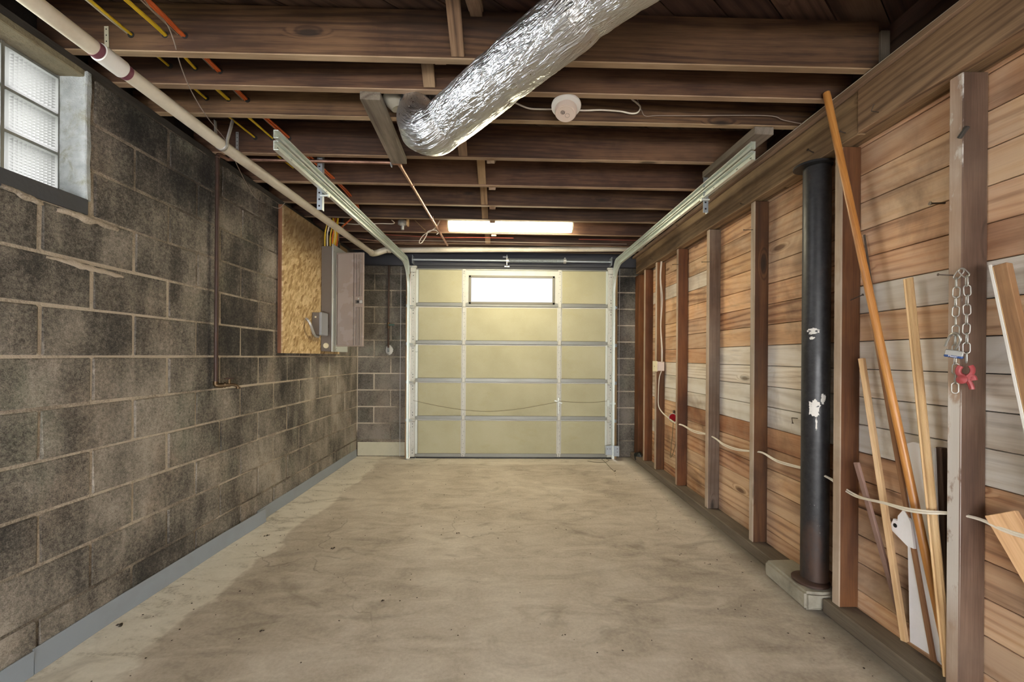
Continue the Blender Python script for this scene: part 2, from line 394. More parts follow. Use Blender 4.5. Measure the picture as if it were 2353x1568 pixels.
def osb_mat():
    g = G('strand_board'); p = g.pos()
    rot = lambda v_, a_: g.n('Mapping', i0=v_, Rotation=V((a_, 0, 0))).outputs[0]
    wob = g.map(g.n('TexNoise', Vector=p, Scale=16.0, Detail=3.0).outputs[1], (0.05, 0.05, 0.05))
    a, ca = g.vor(g.map(rot(g.vadd(p, wob), 0.5), (1, 62, 20)), 1.0)
    b, cb = g.vor(g.map(rot(g.vadd(p, wob), -0.75), (1, 19, 55), (3, 3, 3)), 1.0)
    f = g.m_('ADD', g.m_('MULTIPLY', g.xyz(ca)[0], 0.5), g.m_('MULTIPLY', g.xyz(cb)[1], 0.5))
    c = g.ramp(f, [(0.15, (0.30, 0.18, 0.07)), (0.45, (0.50, 0.345, 0.165)), (0.8, (0.70, 0.53, 0.30))])
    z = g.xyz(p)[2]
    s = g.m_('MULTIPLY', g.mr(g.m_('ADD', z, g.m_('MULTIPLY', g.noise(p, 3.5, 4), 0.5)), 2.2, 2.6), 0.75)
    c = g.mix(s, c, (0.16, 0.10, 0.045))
    return g.done(c, 0.8, 0, g.bump(f, 0.3, 0.003))
M['osb'] = osb_mat()
M['pvc'] = plain('yellowed_white_pvc', (0.64, 0.585, 0.48), 0.38, 0, 0.08, 5, 0.0, (0.30, 0.21, 0.13), 0.45)
M['primer'] = plain('purple_pipe_primer', (0.16, 0.05, 0.075), 0.4, 0, 0.2, 30, 0.0)
M['ink'] = plain('black_pipe_print', (0.02, 0.02, 0.02), 0.6, 0, 0.1, 30, 0.0)
M['yellow'] = plain('yellow_cable_sheath', (0.72, 0.50, 0.025), 0.42, 0, 0.15, 20, 0)
M['orange_c'] = plain('orange_cable_sheath', (0.62, 0.13, 0.03), 0.42, 0, 0.15, 20, 0)
M['white_c'] = plain('white_cable_sheath', (0.70, 0.64, 0.54), 0.45, 0, 0.12, 20, 0)
M['gray_c'] = plain('grey_wire_sheath', (0.30, 0.25, 0.21), 0.5, 0, 0.15, 20, 0)
M['black_c'] = plain('black_cable_sheath', (0.02, 0.02, 0.022), 0.5, 0, 0.15, 20, 0)
M['red_c'] = plain('red_brown_wire_sheath', (0.30, 0.06, 0.035), 0.5, 0, 0.15, 20, 0)
M['copper'] = plain('dull_copper', (0.40, 0.235, 0.175), 0.42, 0.85, 0.25, 15, 0.0, (0.09, 0.05, 0.04), 0.6)
M['iron'] = plain('rusty_iron_pipe', (0.055, 0.03, 0.022), 0.55, 0.3, 0.35, 25, 0.1, (0.11, 0.05, 0.03), 0.5)
M['brass'] = plain('tarnished_brass', (0.11, 0.07, 0.035), 0.45, 0.8, 0.3, 30, 0.1)
M['galv'] = plain('galvanised_steel', (0.70, 0.76, 0.73), 0.4, 0.6, 0.12, 40, 0.05)
M['galv_dull'] = plain('dull_galvanised_steel', (0.36, 0.40, 0.44), 0.45, 0.6, 0.2, 40, 0.05)
M['strap'] = plain('perforated_strap_steel', (0.55, 0.56, 0.56), 0.4, 0.7, 0.15, 30, 0.0)
M['strap_cream'] = plain('cream_perforated_strap', (0.55, 0.50, 0.38), 0.5, 0.2, 0.15, 30, 0.0)
M['hole'] = plain('dark_slot', (0.01, 0.01, 0.01), 0.9, 0, 0.1, 10, 0.0)
M['white_p'] = plain('white_plastic', (0.72, 0.70, 0.66), 0.4, 0, 0.05, 10, 0)
M['ivory'] = plain('ivory_plastic', (0.72, 0.64, 0.42), 0.4, 0, 0.06, 10, 0)
M['detector'] = plain('aged_white_plastic', (0.68, 0.56, 0.48), 0.4, 0, 0.06, 10, 0)
M['panelgray'] = plain('taupe_enamel', (0.34, 0.272, 0.232), 0.26, 0.0, 0.06, 6, 0.0)
M['boxgray'] = plain('dark_taupe_enamel', (0.15, 0.122, 0.098), 0.45, 0.0, 0.08, 8, 0.0)
M['flange'] = plain('light_grey_enamel', (0.55, 0.58, 0.55), 0.35, 0.2, 0.06, 8, 0.0)
M['steelbox'] = plain('grey_painted_steel', (0.33, 0.34, 0.36), 0.4, 0.3, 0.08, 12, 0.0)
M['doorwhite'] = plain('white_door_enamel', (0.46, 0.455, 0.42), 0.45, 0, 0.06, 9, 0.0, (0.30, 0.28, 0.21), 0.3)
M['strutgray'] = plain('grey_door_rail_steel', (0.22, 0.22, 0.20), 0.42, 0.3, 0.1, 14, 0.0)
def foam_mat():
    g = G('yellowed_foam_panel'); p = g.pos()
    n = g.noise(p, 2.0, 4); s = g.noise(g.map(p, (400, 1, 60)), 1.0, 2); s2 = g.noise(g.map(p, (60, 1, 400)), 1.0, 2)
    c = g.ramp(g.m_('ADD', g.m_('MULTIPLY', n, 0.6), g.m_('MULTIPLY', g.m_('ADD', s, s2), 0.2)), [(0.3, (0.31, 0.285, 0.175)), (0.55, (0.385, 0.36, 0.235)), (0.8, (0.43, 0.405, 0.29))])
    d = g.mr(g.noise(g.map(p, (1.3, 1, 3)), 2.5, 6, 0.65), 0.57, 0.75)
    c = g.mix(g.m_('MULTIPLY', d, 0.35), c, (0.32, 0.285, 0.13))
    return g.done(c, 0.7, 0, g.bump(g.m_('ADD', s, s2), 0.15, 0.002))
M['foam'] = foam_mat()
M['blackmetal'] = plain('black_painted_steel', (0.022, 0.023, 0.026), 0.42, 0.3, 0.3, 18, 0.12, (0.055, 0.032, 0.022), 0.35)
M['paint'] = plain('flaking_white_paint', (0.62, 0.59, 0.54), 0.6, 0, 0.1, 20, 0.1)
def post_mat():
    g = G('black_post_paint'); p = g.pos(); z = g.xyz(p)[2]
    n = g.noise(g.map(p, (1, 1, 0.35)), 9, 6, 0.7, 0.4)
    c = g.ramp(g.noise(p, 35, 4, 0.7), [(0.3, (0.010, 0.010, 0.012)), (0.7, (0.035, 0.034, 0.036))])
    rust = g.mr(g.m_('ADD', g.mr(z, 0.08, 0.45, 0.25, 0.0), n), 0.55, 0.75)
    c = g.mix(g.m_('MULTIPLY', rust, 0.75), c, (0.075, 0.04, 0.026))
    pt = g.m_('MULTIPLY', g.mr(g.noise(g.map(p, (1, 1, 0.6), (4, 1, 3)), 14, 6, 0.72), 0.665, 0.69), g.mr(z, 0.7, 1.3, 1.0, 0.0))
    c = g.mix(g.m_('MULTIPLY', pt, 0.8), c, (0.42, 0.40, 0.36))
    return g.done(c, g.mr(n, 0.3, 0.7, 0.34, 0.6), 0.2, g.bump(n, 0.12, 0.004))
M['post'] = post_mat()
M['concrete'] = plain('grey_footing_concrete', (0.30, 0.275, 0.22), 0.9, 0, 0.3, 9, 0.4, (0.10, 0.085, 0.065), 0.6)
M['cream_block'] = plain('cream_painted_block', (0.46, 0.43, 0.32), 0.85, 0, 0.15, 8, 0.3, (0.22, 0.19, 0.13), 0.4)
M['plaster'] = plain('rough_white_mortar', (0.50, 0.49, 0.46), 0.95, 0, 0.25, 16, 0.7, (0.20, 0.20, 0.13), 0.5)
M['jambwash'] = plain('limewashed_jamb_mortar', (0.42, 0.45, 0.45), 0.95, 0, 0.55, 20, 1.0, (0.20, 0.18, 0.08), 0.85)
M['lintel'] = plain('mossy_lintel_plaster', (0.22, 0.19, 0.12), 0.9, 0, 0.5, 14, 0.8, (0.08, 0.05, 0.03), 0.8)
M['sootsill'] = plain('sooty_window_sill', (0.05, 0.052, 0.058), 0.75, 0, 0.3, 9, 0.3)
M['base'] = plain('blue_grey_vinyl_strip', (0.27, 0.305, 0.345), 0.5, 0, 0.06, 7, 0.0, (0.20, 0.20, 0.20), 0.3)
M['whiteboard'] = plain('white_painted_board', (0.84, 0.84, 0.87), 0.5, 0, 0.04, 8, 0.02, (0.45, 0.44, 0.43), 0.2)
M['red'] = plain('red_reflector_plastic', (0.26, 0.004, 0.012), 0.18, 0, 0.1, 10, 0.0)
M['red_hook'] = plain('faded_red_paint', (0.30, 0.045, 0.048), 0.5, 0.1, 0.3, 30, 0.1, (0.45, 0.28, 0.27), 0.5)
M['chrome'] = plain('zinc_plated_steel', (0.38, 0.37, 0.34), 0.38, 0.8, 0.15, 40, 0.0)
M['nail'] = plain('rusty_nail_steel', (0.10, 0.075, 0.06), 0.5, 0.6, 0.3, 60, 0.0)
M['blue'] = plain('blue_vinyl_bumper', (0.02, 0.06, 0.20), 0.45, 0, 0.1, 20, 0.0)
M['bag'] = plain('black_plastic_bag', (0.010, 0.012, 0.012), 0.35, 0, 0.2, 30, 0.3)
M['leaf'] = plain('dry_leaf_crumb', (0.035, 0.024, 0.016), 0.9, 0, 0.4, 60, 0.1)
M['cord'] = plain('thin_dark_cord', (0.14, 0.12, 0.08), 0.7, 0, 0.1, 20, 0.0)
M['header'] = plain('dusty_blue_black_header', (0.035, 0.036, 0.045), 0.7, 0, 0.3, 6, 0.1)
def emit(name, col, st, base=None):
    g = G(name); g.done(base or col, 0.4)
    g.put(g.b.inputs['Emission Color'], col); g.b.inputs['Emission Strength'].default_value = st
    return g.m
M['tube'] = emit('lit_fluorescent_lens', TUBE_COL, TUBE)
def glass(name, col, rough, ior=1.45):
    g = G(name)
    gl = g.n('BsdfGlass', Color=(*col, 1), Roughness=rough, IOR=ior)
    g.t.links.new(gl.outputs[0], g.out.inputs[0]); g.t.nodes.remove(g.b)
    return g.m

def frosted(name, col, tr):
    g = G(name)
    a = g.n('BsdfTranslucent', Color=(*col, 1)); b = g.n('BsdfDiffuse', Color=(*col, 1))
    mx = g.n('MixShader', Fac=tr)
    g.t.links.new(b.outputs[0], mx.inputs[1]); g.t.links.new(a.outputs[0], mx.inputs[2]); g.t.links.new(mx.outputs[0], g.out.inputs[0]); g.t.nodes.remove(g.b)
    return g.m
M['glassblock'] = frosted('pressed_glass_block', (0.118, 0.118, 0.114), 0.82)
M['lit_pane'] = emit('daylit_frosted_pane', (0.90, 0.90, 0.97), 0.165, (0.12, 0.12, 0.125))

# ================================================================== SETTING
XL, XR, YB = -1.805, 1.662, 5.08     # faces of the block wall, the board sheathing, the far wall
BL, BH = 0.4064, 0.2032
# ---- floor
bm = NB(); span(bm, (-2.02, -4.5, -0.12), (1.9, 5.6, 0.0))
tag(obj('floor', bm, M['floor']), 'stained concrete garage floor with a paler strip along the block wall', None, None, 'structure')

# ---- left wall of concrete blocks, window opening near the camera
WY0, WY1, WZ0, WZ1 = 0.608, 1.812, 1.90, 2.44
bm = NB()
f = 0.0045
for a, b in (((-2.01, -2.6, 0), (XL - f, -1.7, 2.44)), ((-2.01, -1.7, 0), (XL - f, -0.8, 2.44)), ((-2.01, -0.8, 0), (XL - f, -0.1, 2.44)), ((-2.01, -0.1, 0), (XL - f, WY0, 2.44)), ((-2.01, WY1, 0), (XL - f, YB + 0.1, 2.44)), ((-2.01, WY0, 0), (XL - f, WY1, WZ0 - 0.07))):
    span(bm, a, b)
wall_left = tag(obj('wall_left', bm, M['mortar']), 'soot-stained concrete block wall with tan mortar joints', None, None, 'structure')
def rock(bm, j=0.0022):
    for v in bm.verts: v.co += V((R.uniform(-j, j), R.uniform(-j, j), R.uniform(-j, j)))
def blockmesh(L, H, D=0.03):
    bm = NB(); box(bm, (0, 0, 0), (D, L, H), None, 0.005); rock(bm)
    me = bpy.data.meshes.new('block'); bm.to_mesh(me); bm.free(); me.materials.append(M['block']); return me
BLK = [blockmesh(BL - 0.013, BH - 0.013) for _ in range(5)]
def blk(y0, y1, z0, z1, X=XL):
    L, H = y1 - y0 - 0.013, z1 - z0 - 0.013
    if L < 0.03 or H < 0.02: return
    full = abs(L - (BL - 0.013)) < 0.004 and abs(H - (BH - 0.013)) < 0.004
    me = R.choice(BLK) if full else blockmesh(L, H)
    Mx = Matrix.Translation((X - 0.015 + R.uniform(-0.0012, 0.0018), (y0 + y1) / 2 + R.uniform(-0.0015, 0.0015), (z0 + z1) / 2 + R.uniform(-0.001, 0.001))) @ Matrix.Rotation(R.uniform(-0.004, 0.004), 4, 'X')
    obj('block', me, None, wall_left, False, Mx)
for k in range(12):
    z0, z1 = k * BH, (k + 1) * BH
    y = 1.634 - 4 * BL + (BH if k % 2 else 0.0)
    while y < YB - 0.02:
        a, b = max(y, 0.0), min(y + BL, YB - 0.002)
        y += BL
        if b - a < 0.04: continue
        if k >= 9 and b > WY0 and a < WY1:
            zz = z0
            if a < WY0 - 0.05: blk(a, WY0, z0, z1)
            if b > WY1 + 0.05: blk(WY1, b, z0, z1)
        else:
            blk(a, b, z0, z1)
# solid sill block course under the window and its sloping sooty face
bm = NB()
prism(bm, [(XL + 0.003, WY0, 1.829), (XL + 0.003, WY0, 1.895), (XL - 0.12, WY0, 1.918), (XL - 0.2, WY0, 1.918), (XL - 0.2, WY0, 1.829)], (0, WY1 - WY0, 0))
obj('window_sill_block', bm, M['sootsill'], wall_left)
# limewashed mortar jamb, mossy plaster under the lintel
bm = NB(); span(bm, (XL - 0.21, WY1 - 0.012, 1.89), (XL + 0.004, WY1 + 0.012, 2.445), 0.004)
bmesh.ops.subdivide_edges(bm, edges=bm.edges[:], cuts=6, use_grid_fill=True)
for v in bm.verts: v.co += mnoise.noise_vector(v.co * 22) * 0.006
obj('window_jamb', bm, M['jambwash'], wall_left, True)
bm = NB(); span(bm, (XL - 0.2, WY0 - 0.02, 2.418), (XL - 0.005, WY1, 2.45), 0.004)
obj('window_lintel', bm, M['lintel'], wall_left)
# smeared mortar droppings on two joints
def smear(pix, X, n=26):
    bm = NB()
    a, b = onX(*pix[0], X), onX(*pix[1], X)
    P = []
    for i in range(n):
        t = i / (n - 1)
        p = a.lerp(b, t); p.x = X + 0.001
        p.z += 0.006 * mnoise.noise(p * 30)
        P.append((p, 0.004 + 0.012 * abs(mnoise.noise(p * 17)) + 0.006 * math.sin(PI * t)))
    rings = []
    for p, r in P:
        rings.append([bm.verts.new(p + V((r * 0.8 * max(0, math.sin(q)), 0, r * math.cos(q)))) for q in [PI * j / 5 for j in range(6)]])
    for A, B in zip(rings, rings[1:]):
        for j in range(5): bm.faces.new((A[j], A[j + 1], B[j + 1], B[j]))
    obj('mortar_smear', bm, M['mortar'], wall_left, True)
smear([(104, 588), (282, 637)], XL)
smear([(128, 480), (270, 528)], XL)
smear([(0, 424), (98, 470)], XL)

# ---- glass block window
win = tag(thing('window_1', 'glass block window high in the soot-stained block wall', None, (XL - 0.1, WY1, WZ0)), kind='structure')
GX = XL - 0.103
GP = 0.2005
def glassblock():
    bm = NB(); s = GP - 0.012; h = s / 2; D = 0.07
    n = 11; inset = 0.013; q = (s - 2 * inset) / n
    # a pressed face: flat rim, dished border, then a field of pyramids toward the room
    o4 = [bm.verts.new((-0.012, a * h, b * h)) for a, b in ((-1, -1), (1, -1), (1, 1), (-1, 1))]
    e4 = [bm.verts.new((0.0, a * (h - 0.004), b * (h - 0.004))) for a, b in ((-1, -1), (1, -1), (1, 1), (-1, 1))]
    i4 = [bm.verts.new((-0.003, a * (h - inset), b * (h - inset))) for a, b in ((-1, -1), (1, -1), (1, 1), (-1, 1))]
    for P_, Q_ in ((o4, e4), (e4, i4)):
        for k in range(4): bm.faces.new((P_[k], P_[(k + 1) % 4], Q_[(k + 1) % 4], Q_[k]))
    for i in range(n):
        for j in range(n):
            y0, z0 = -h + inset + i * q, -h + inset + j * q
            c = [bm.verts.new((-0.003, y0 + (q * a), z0 + q * b)) for a, b in ((0, 0), (1, 0), (1, 1), (0, 1))]
            t = bm.verts.new((0.006, y0 + q / 2, z0 + q / 2))
            for k in range(4): bm.faces.new((c[k], c[(k + 1) % 4], t))
    bmesh.ops.transform(bm, matrix=Matrix.Identity(4), verts=bm.verts[:])
    me = bpy.data.meshes.new('glass_block'); bm.to_mesh(me); bm.free(); me.materials.append(M['glassblock']); return me
gm = glassblock()
rows = 3
for i in range(2):
    for j in range(rows):
        obj('glass_block', gm, None, win, False, Matrix.Translation((GX, 1.812 - 0.012 - GP * (i + 0.5), 1.915 + 0.0045 + 0.163 * (j + 0.5))) @ Matrix.Diagonal((1, 1, 0.163 / GP, 1)))
bm = NB()
for i in range(3):
    yy = 1.812 - 0.012 - GP * i
    span(bm, (GX - 0.055, yy - 0.0055, 1.91), (GX - 0.004, yy + 0.0055, 2.42))
for j in range(rows + 1):
    zz = 1.9195 + 0.163 * j
    span(bm, (GX - 0.055, 1.395, zz - 0.0055), (GX - 0.0045, 1.80, zz + 0.0055))
obj('mortar_joints', bm, M['strutgray'], win)
# past the glass blocks, an unseen framed gap added to let in daylight
bm = NB()
for a, b in (((GX - 0.05, 0.61, 1.91), (GX - 0.01, 0.64, 2.42)), ((GX - 0.05, 1.365, 1.91), (GX - 0.01, 1.392, 2.42)), ((GX - 0.05, 0.61, 1.91), (GX - 0.01, 1.39, 1.935)), ((GX - 0.05, 0.61, 2.395), (GX - 0.01, 1.39, 2.42))): span(bm, a, b)
obj('added_gap_frame', bm, M['steelbox'], win)

# ---- plates along the top of the block wall
trim = tag(board('trim_1', (-1.90, -2.6, 2.462), (-1.90, YB, 2.462), 0.17, 0.042, (1, 0, 0), M['plate']), 'sooty plate timber along the top of the block wall', None, None, 'structure')
bm = NB(); span(bm, (-2.0, -2.6, 2.483), (-1.95, YB, 2.72)); tag(obj('trim_2', bm, M['plate']), 'dark rim joist above the block wall', None, None, 'structure')

# ---- far wall
DL, DR = onY(943, 820, 5.0).x, onY(1407, 820, 5.0).x
DT = 2.31
bm = NB()
span(bm, (-2.02, YB + 0.0045, 0), (DL - 0.06, YB + 0.2, 2.44)); span(bm, (DR + 0.06, YB + 0.0045, 0), (2.0, YB + 0.2, 2.44))
wall_back = tag(obj('wall_back', bm, M['mortar']), 'concrete block wall around the garage door', None, None, 'structure')
def blkb(x0, x1, z0, z1, mat='block_dark'):
    bm = NB(); box(bm, ((x0 + x1) / 2, YB + 0.0165, (z0 + z1) / 2), (x1 - x0 - 0.011, 0.03, z1 - z0 - 0.011), None, 0.005)
    obj('block', bm, M[mat], wall_back)
for k in range(12):
    z0, z1 = k * BH, (k + 1) * BH
    mt = 'cream_block' if k == 0 else 'block'
    e = DL - 0.06
    if k == 0: blkb(XL, e, z0, z1 - 0.02, 'cream_block')
    elif k % 2: blkb(XL, XL + BL, z0, z1); blkb(XL + BL, e, z0, z1)
    else: blkb(XL, XL + BL / 2, z0, z1); blkb(XL + BL / 2, e, z0, z1)
    blkb(DR + 0.06, XR + 0.02, z0, z1)
bm = NB(); span(bm, (-1.95, 5.03, DT + 0.02), (1.75, 5.2, 2.475), 0.004); span(bm, (DL - 0.06, 5.05, DT - 0.08), (DR + 0.06, 5.2, DT + 0.03)); span(bm, (-2.0, 5.09, 2.44), (1.85, 5.2, 2.76))
tag(obj('trim_3', bm, M['header']), 'dark timber header above the garage door', None, None, 'structure')
for n_, x0 in (('trim_4', DL - 0.062), ('trim_5', DR + 0.012)):
    tag(board(n_, (x0 + 0.025, 5.055, 0), (x0 + 0.025, 5.055, DT + 0.02), 0.05, 0.09, (1, 0, 0), M['jamb']), None, None, None, 'structure')

# ---- ceiling: diagonal subfloor boards on joists
JZ = lambda x: 2.480 - 0.0055 * (x + 1.8)
bm = NB(); span(bm, (-2.0, -2.6, 2.712), (1.9, YB + 0.2, 2.75))
ceiling = tag(obj('ceiling', bm, M['joist_dark']), 'open joist ceiling under diagonal subfloor boards', None, None, 'structure')
import itertools
def clip(poly, ax, lim, keep_less):
    out = []
    for i in range(len(poly)):
        p, q = poly[i], poly[(i + 1) % len(poly)]
        ip = (p[ax] <= lim) == keep_less; iq = (q[ax] <= lim) == keep_less
        if ip: out.append(p)
        if ip != iq:
            t = (lim - p[ax]) / (q[ax] - p[ax]); out.append((p[0] + (q[0] - p[0]) * t, p[1] + (q[1] - p[1]) * t))
    return out
dv = V((0.79, 0.613)); nv = V((-dv.y, dv.x)); PW = 0.142
for i in range(-6, 44):
    o = nv * (i * PW)
    p = [o - dv * 9, o + dv * 9, o + dv * 9 + nv * (PW - 0.005), o - dv * 9 + nv * (PW - 0.005)]
    poly = [(q.x, q.y + 0.3) for q in p]
    for ax, lim, kl in ((0, -1.95, False), (0, 1.75, True), (1, 0.0, False), (1, YB, True)):
        poly = clip(poly, ax, lim, kl) if len(poly) > 2 else []
    if len(poly) < 3: continue
    # local frame: x along the board
    ang = math.atan2(dv.y, dv.x)
    Mx = Matrix.Translation((poly[0][0], poly[0][1], 2.688 + R.uniform(-0.002, 0.002))) @ Matrix.Rotation(ang, 4, 'Z')
    Mi = Mx.inverted()
    bm = NB(); prism(bm, [Mi @ V((q[0], q[1], Mx.translation.z)) for q in poly], (0, 0, 0.02))
    obj('plank', bm, M['joist_dark'], ceiling, False, Mx)
JY = [1.762, 1.969, 2.199, 2.615, 3.03, 3.43, 3.78, 4.195, 4.60]
JT, JH = 0.037, 0.203
joists = []
for i, yb in enumerate([0.13, 0.54, 0.95, 1.356] + JY + [4.90]):
    xr = 1.575 if i == 4 else 1.64
    a, b = V((-1.93, yb - JT / 2, JZ(-1.93) + JH / 2)), V((xr, yb - JT / 2, JZ(xr) + JH / 2))
    jo = board('joist', a, b, JH, JT, (0, 0, 1), M['joist'], ceiling, 0.003, 0.0008)
    joists.append(jo)
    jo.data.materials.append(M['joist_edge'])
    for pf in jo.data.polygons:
        if pf.normal.y < -0.6: pf.material_index = 1     # paler underside
for i, pts in enumerate((((300, 80), (378, 80), (424, 82)), ((390, 152), (448, 157), (505, 164)), ((474, 226), (524, 228), (568, 230)), ((586, 317), (624, 318), (664, 318)))):
    for px, py in pts:
        c_ = onY(px, py, JY[i] - JT)
        bm = NB(); cyl(bm, c_ + V((0.002, 0.004, 0)), c_ + V((0.002, -0.0012, 0)), 0.0135, 14)
        obj('bored_hole', bm, M['hole'], ceiling)
# crossed bridging between joists, down the middle of the ceiling
def bridging(y0, y1, x, which, w=0.055, t=0.02, over=0.0):
    z0, z1 = JZ(x) + 0.012, JZ(x) + JH - 0.015
    if which: a, b = (x, y0, z1), (x, y1, z0 - over)
    else: a, b = (x, y0, z0 - over), (x, y1, z1)
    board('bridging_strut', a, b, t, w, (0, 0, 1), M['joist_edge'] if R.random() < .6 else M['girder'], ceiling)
YS = [1.356] + JY
for i in range(len(YS) - 1):
    y0, y1 = YS[i] + 0.001, YS[i + 1] - JT - 0.001
    if i == 2: continue                      # the duct comes down through this bay
    x = (-0.205, -0.36, 0, -0.27, -0.175, -0.18, -0.19, -0.2, -0.2)[i]
    bridging(y0, y1, x, True); bridging(y0, y1, x + 0.075, False, 0.05, 0.02, 0.02 if 3 < i else 0.0)
# short blocks where the second stack of struts is nailed, nearest bay
bridging(1.38, 1.70, -0.13, False, 0.06)

# ---- right wall: girder, studs, sheathing, sill
bm = NB(); span(bm, (XR + 0.03, -2.6, 0), (XR + 0.16, YB + 0.2, 2.72))
wall_right = tag(obj('wall_right', bm, M['plate']), 'board-sheathed stud wall under a built-up timber girder', None, None, 'structure')
SY = [(1.40, 'stud_near'), (1.91, 'stud'), (2.587, 'stud'), (3.17, 'stud_gray'), (3.738, 'stud'), (4.274, 'stud'), (4.63, 'stud')]
SY = [(y, m_) for y, m_ in SY]
for y0 in (0.05, 0.62): SY.insert(0, (y0, 'stud'))
ZS, ZG = 0.068, 2.228
for y, m_ in SY:
    t = 0.044
    mm = m_
    so = board('stud', (1.617, y + t / 2, ZS), (1.617, y + t / 2, ZG), 0.09, t, (1, 0, 0), M[mm], wall_right, 0.003, 0.0008)
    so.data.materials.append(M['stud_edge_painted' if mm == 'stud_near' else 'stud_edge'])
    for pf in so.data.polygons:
        if pf.normal.y < -0.6: pf.material_index = 1     # edge toward the room, side light put into its paler colour
board('corner_post', (1.628, 4.99, 0.05), (1.628, 4.99, ZG), 0.064, 0.15, (1, 0, 0), M['stud'], wall_right, 0.003)
edges = [-0.4] + [y + 0.022 for y, _ in SY] + [YB]
ROWH = 0.1295
z = 0.02
row = 0
while z < 2.70:
    zc = z + ROWH / 2
    cuts = [edges[0]]
    k = R.choice((2, 3, 4))
    while k < len(edges) - 1:
        cuts.append(edges[k]); k += R.choice((2, 3, 4, 5))
    cuts.append(edges[-1])
    for a, b in zip(cuts, cuts[1:]):
        pg = 0.85 if 0.86 < zc < 1.62 else (0.16 if zc > 1.62 else 0.05)
        mm = M['sheath_gray'] if R.random() < pg else M['sheath']
        if zc > 2.42: mm = M['joist_dark']
        board('sheathing_board', (XR + 0.011 + R.uniform(0, 0.002), a + 0.001, zc), (XR + 0.011 + R.uniform(0, 0.002), b - 0.001, zc), ROWH - 0.0035, 0.022, (0, 0, 1), mm, wall_right, 0.002)
    z += ROWH; row += 1
# sill plate, in two lengths around the footing, and the raised dirty mortar under it
for a, b in ((0.0, 1.985), (2.35, YB)):
    board('sill_plate', (1.606, a, 0.034), (1.606, b, 0.034), 0.112, 0.068, (1, 0, 0), M['sill'], wall_right, 0.006, 0.001)
# built-up girder: three plies, the near ply butt-jointed
for x0, t, ys in ((1.55, 0.038, (-0.3, 1.806, YB - 0.16)), (1.590, 0.036, (-0.3, 3.1, YB - 0.16)), (1.628, 0.034, (-0.3, 2.4, YB - 0.1))):
    for a, b in zip(ys, ys[1:]):
        dz = R.uniform(-0.004, 0.004) if x0 > 1.56 else (0.0 if a < 1 else -0.003)
        dx = 0.0 if (a < 1 or x0 > 1.56) else 0.006
        board('girder_ply', (x0 + t / 2 + dx, a + 0.002, 2.328 + dz), (x0 + t / 2 + dx, b - 0.002, 2.328 + dz), 0.192, t, (0, 0, 1), M['girder'], wall_right, 0.003)
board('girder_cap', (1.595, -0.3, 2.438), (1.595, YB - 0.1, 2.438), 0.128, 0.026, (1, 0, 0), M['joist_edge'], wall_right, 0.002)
# furring blocks standing behind the girder
board('splinter', onX(2204, 318, 1.568), onX(2224, 290, 1.568), 0.012, 0.012, (0, 1, 0), M['plate'], wall_right)
board('cripple_block', (1.64, 1.80, 2.46), (1.64, 1.80, 2.66), 0.04, 0.07, (1, 0, 0), M['graywood'], wall_right)
def nail(p, d, L=0.06, r=0.0022, bent=None):
    bm = NB(); p = V(p); d = V(d).normalized()
    pts = [p - d * 0.02, p + d * L] + ([p + d * L + V(bent)] if bent else [])
    tube(bm, pts, r, 6, 1)
    e = pts[-1]; dd = (pts[-1] - pts[-2]).normalized()
    cyl(bm, e - dd * 0.001, e + dd * 0.0015, r * 2.1, 8)
    return obj('nail', bm, M['nail'], wall_right)
nail(onX(2018, 258, 1.549), (-1, 0, 0.15), 0.03, 0.002, (0.0, -0.012, 0.02))
nail(onX(1940, 305, 1.55), (-1, 0, .3), 0.02)
nail(onX(1710, 470, 1.556), (-1, -0.3, 0.1), 0.03)
nail(onX(1560, 520, 1.556), (-1, 0, 0.2), 0.03, 0.002, (0, -0.03, 0.0))
nail(onX(1500, 596, 1.556), (-1, 0, 0.1), 0.03, 0.002, (-0.005, -0.03, 0.02))
for px, py, y in ((1722, 528, 2.60), (1622, 602, 3.18), (1552, 608, 3.75)):
    nail(onX(px + 8, py, 1.572), (-1, 0.15, 0.0), 0.055)
nail(onY(1955, 690, 1.909), (0.25, -1, 0.35), 0.055, 0.0025)
nail(onX(2193, 633, 1.572), (-1, 0.35, 0.12), 0.045, 0.0022)
nail(onX(2170, 467, 1.662), (-1, 0.1, 0.0), 0.05, 0.0035)
nail(onX(1832, 962, 1.662), (-1, 0.1, 0.1), 0.03, 0.0025, (0.005, 0.0, -0.03))
nail(onX(1868, 350, 1.55), (-1, -0.4, 0.12), 0.04, 0.003)

# ---- baseboard strip along the block wall: three lengths, the middle one springing off the wall
bs = tag(thing('baseboard_left', 'blue-grey vinyl strip along the foot of the block wall', None, (XL, 2.0, 0)), kind='structure')
def strip(y0, y1, h, x0, x1, tilt=0.0):
    bm = NB()
    n = max(2, int(abs(y1 - y0) / 0.12))
    rows_ = []
    for i in range(n + 1):
        t = i / n; y = y0 + (y1 - y0) * t
        x = x0 + (x1 - x0) * t ** 2 + 0.0015 * math.sin(9 * y)
        rows_.append([bm.verts.new(q) for q in ((x, y, 0.001), (x - tilt, y, h), (x - tilt - 0.004, y, h), (x - 0.004, y, 0.001))])
    for A, B in zip(rows_, rows_[1:]):
        for k in range(4): bm.faces.new((A[k], A[(k + 1) % 4], B[(k + 1) % 4], B[k]))
    bm.faces.new(rows_[0][::-1]); bm.faces.new(rows_[-1])
    obj('vinyl_strip', bm, M['base'], bs)
def yon(px, py): return onX(px, py, XL + 0.02).y
Y1, Y2 = yon(82, 1520), yon(597, 1188)
strip(0.3, Y1, 0.094, XL + 0.006, XL + 0.012)
strip(Y1 + 0.004, Y2 + 0.03, 0.098, XL + 0.012, XL + 0.05, 0.006)
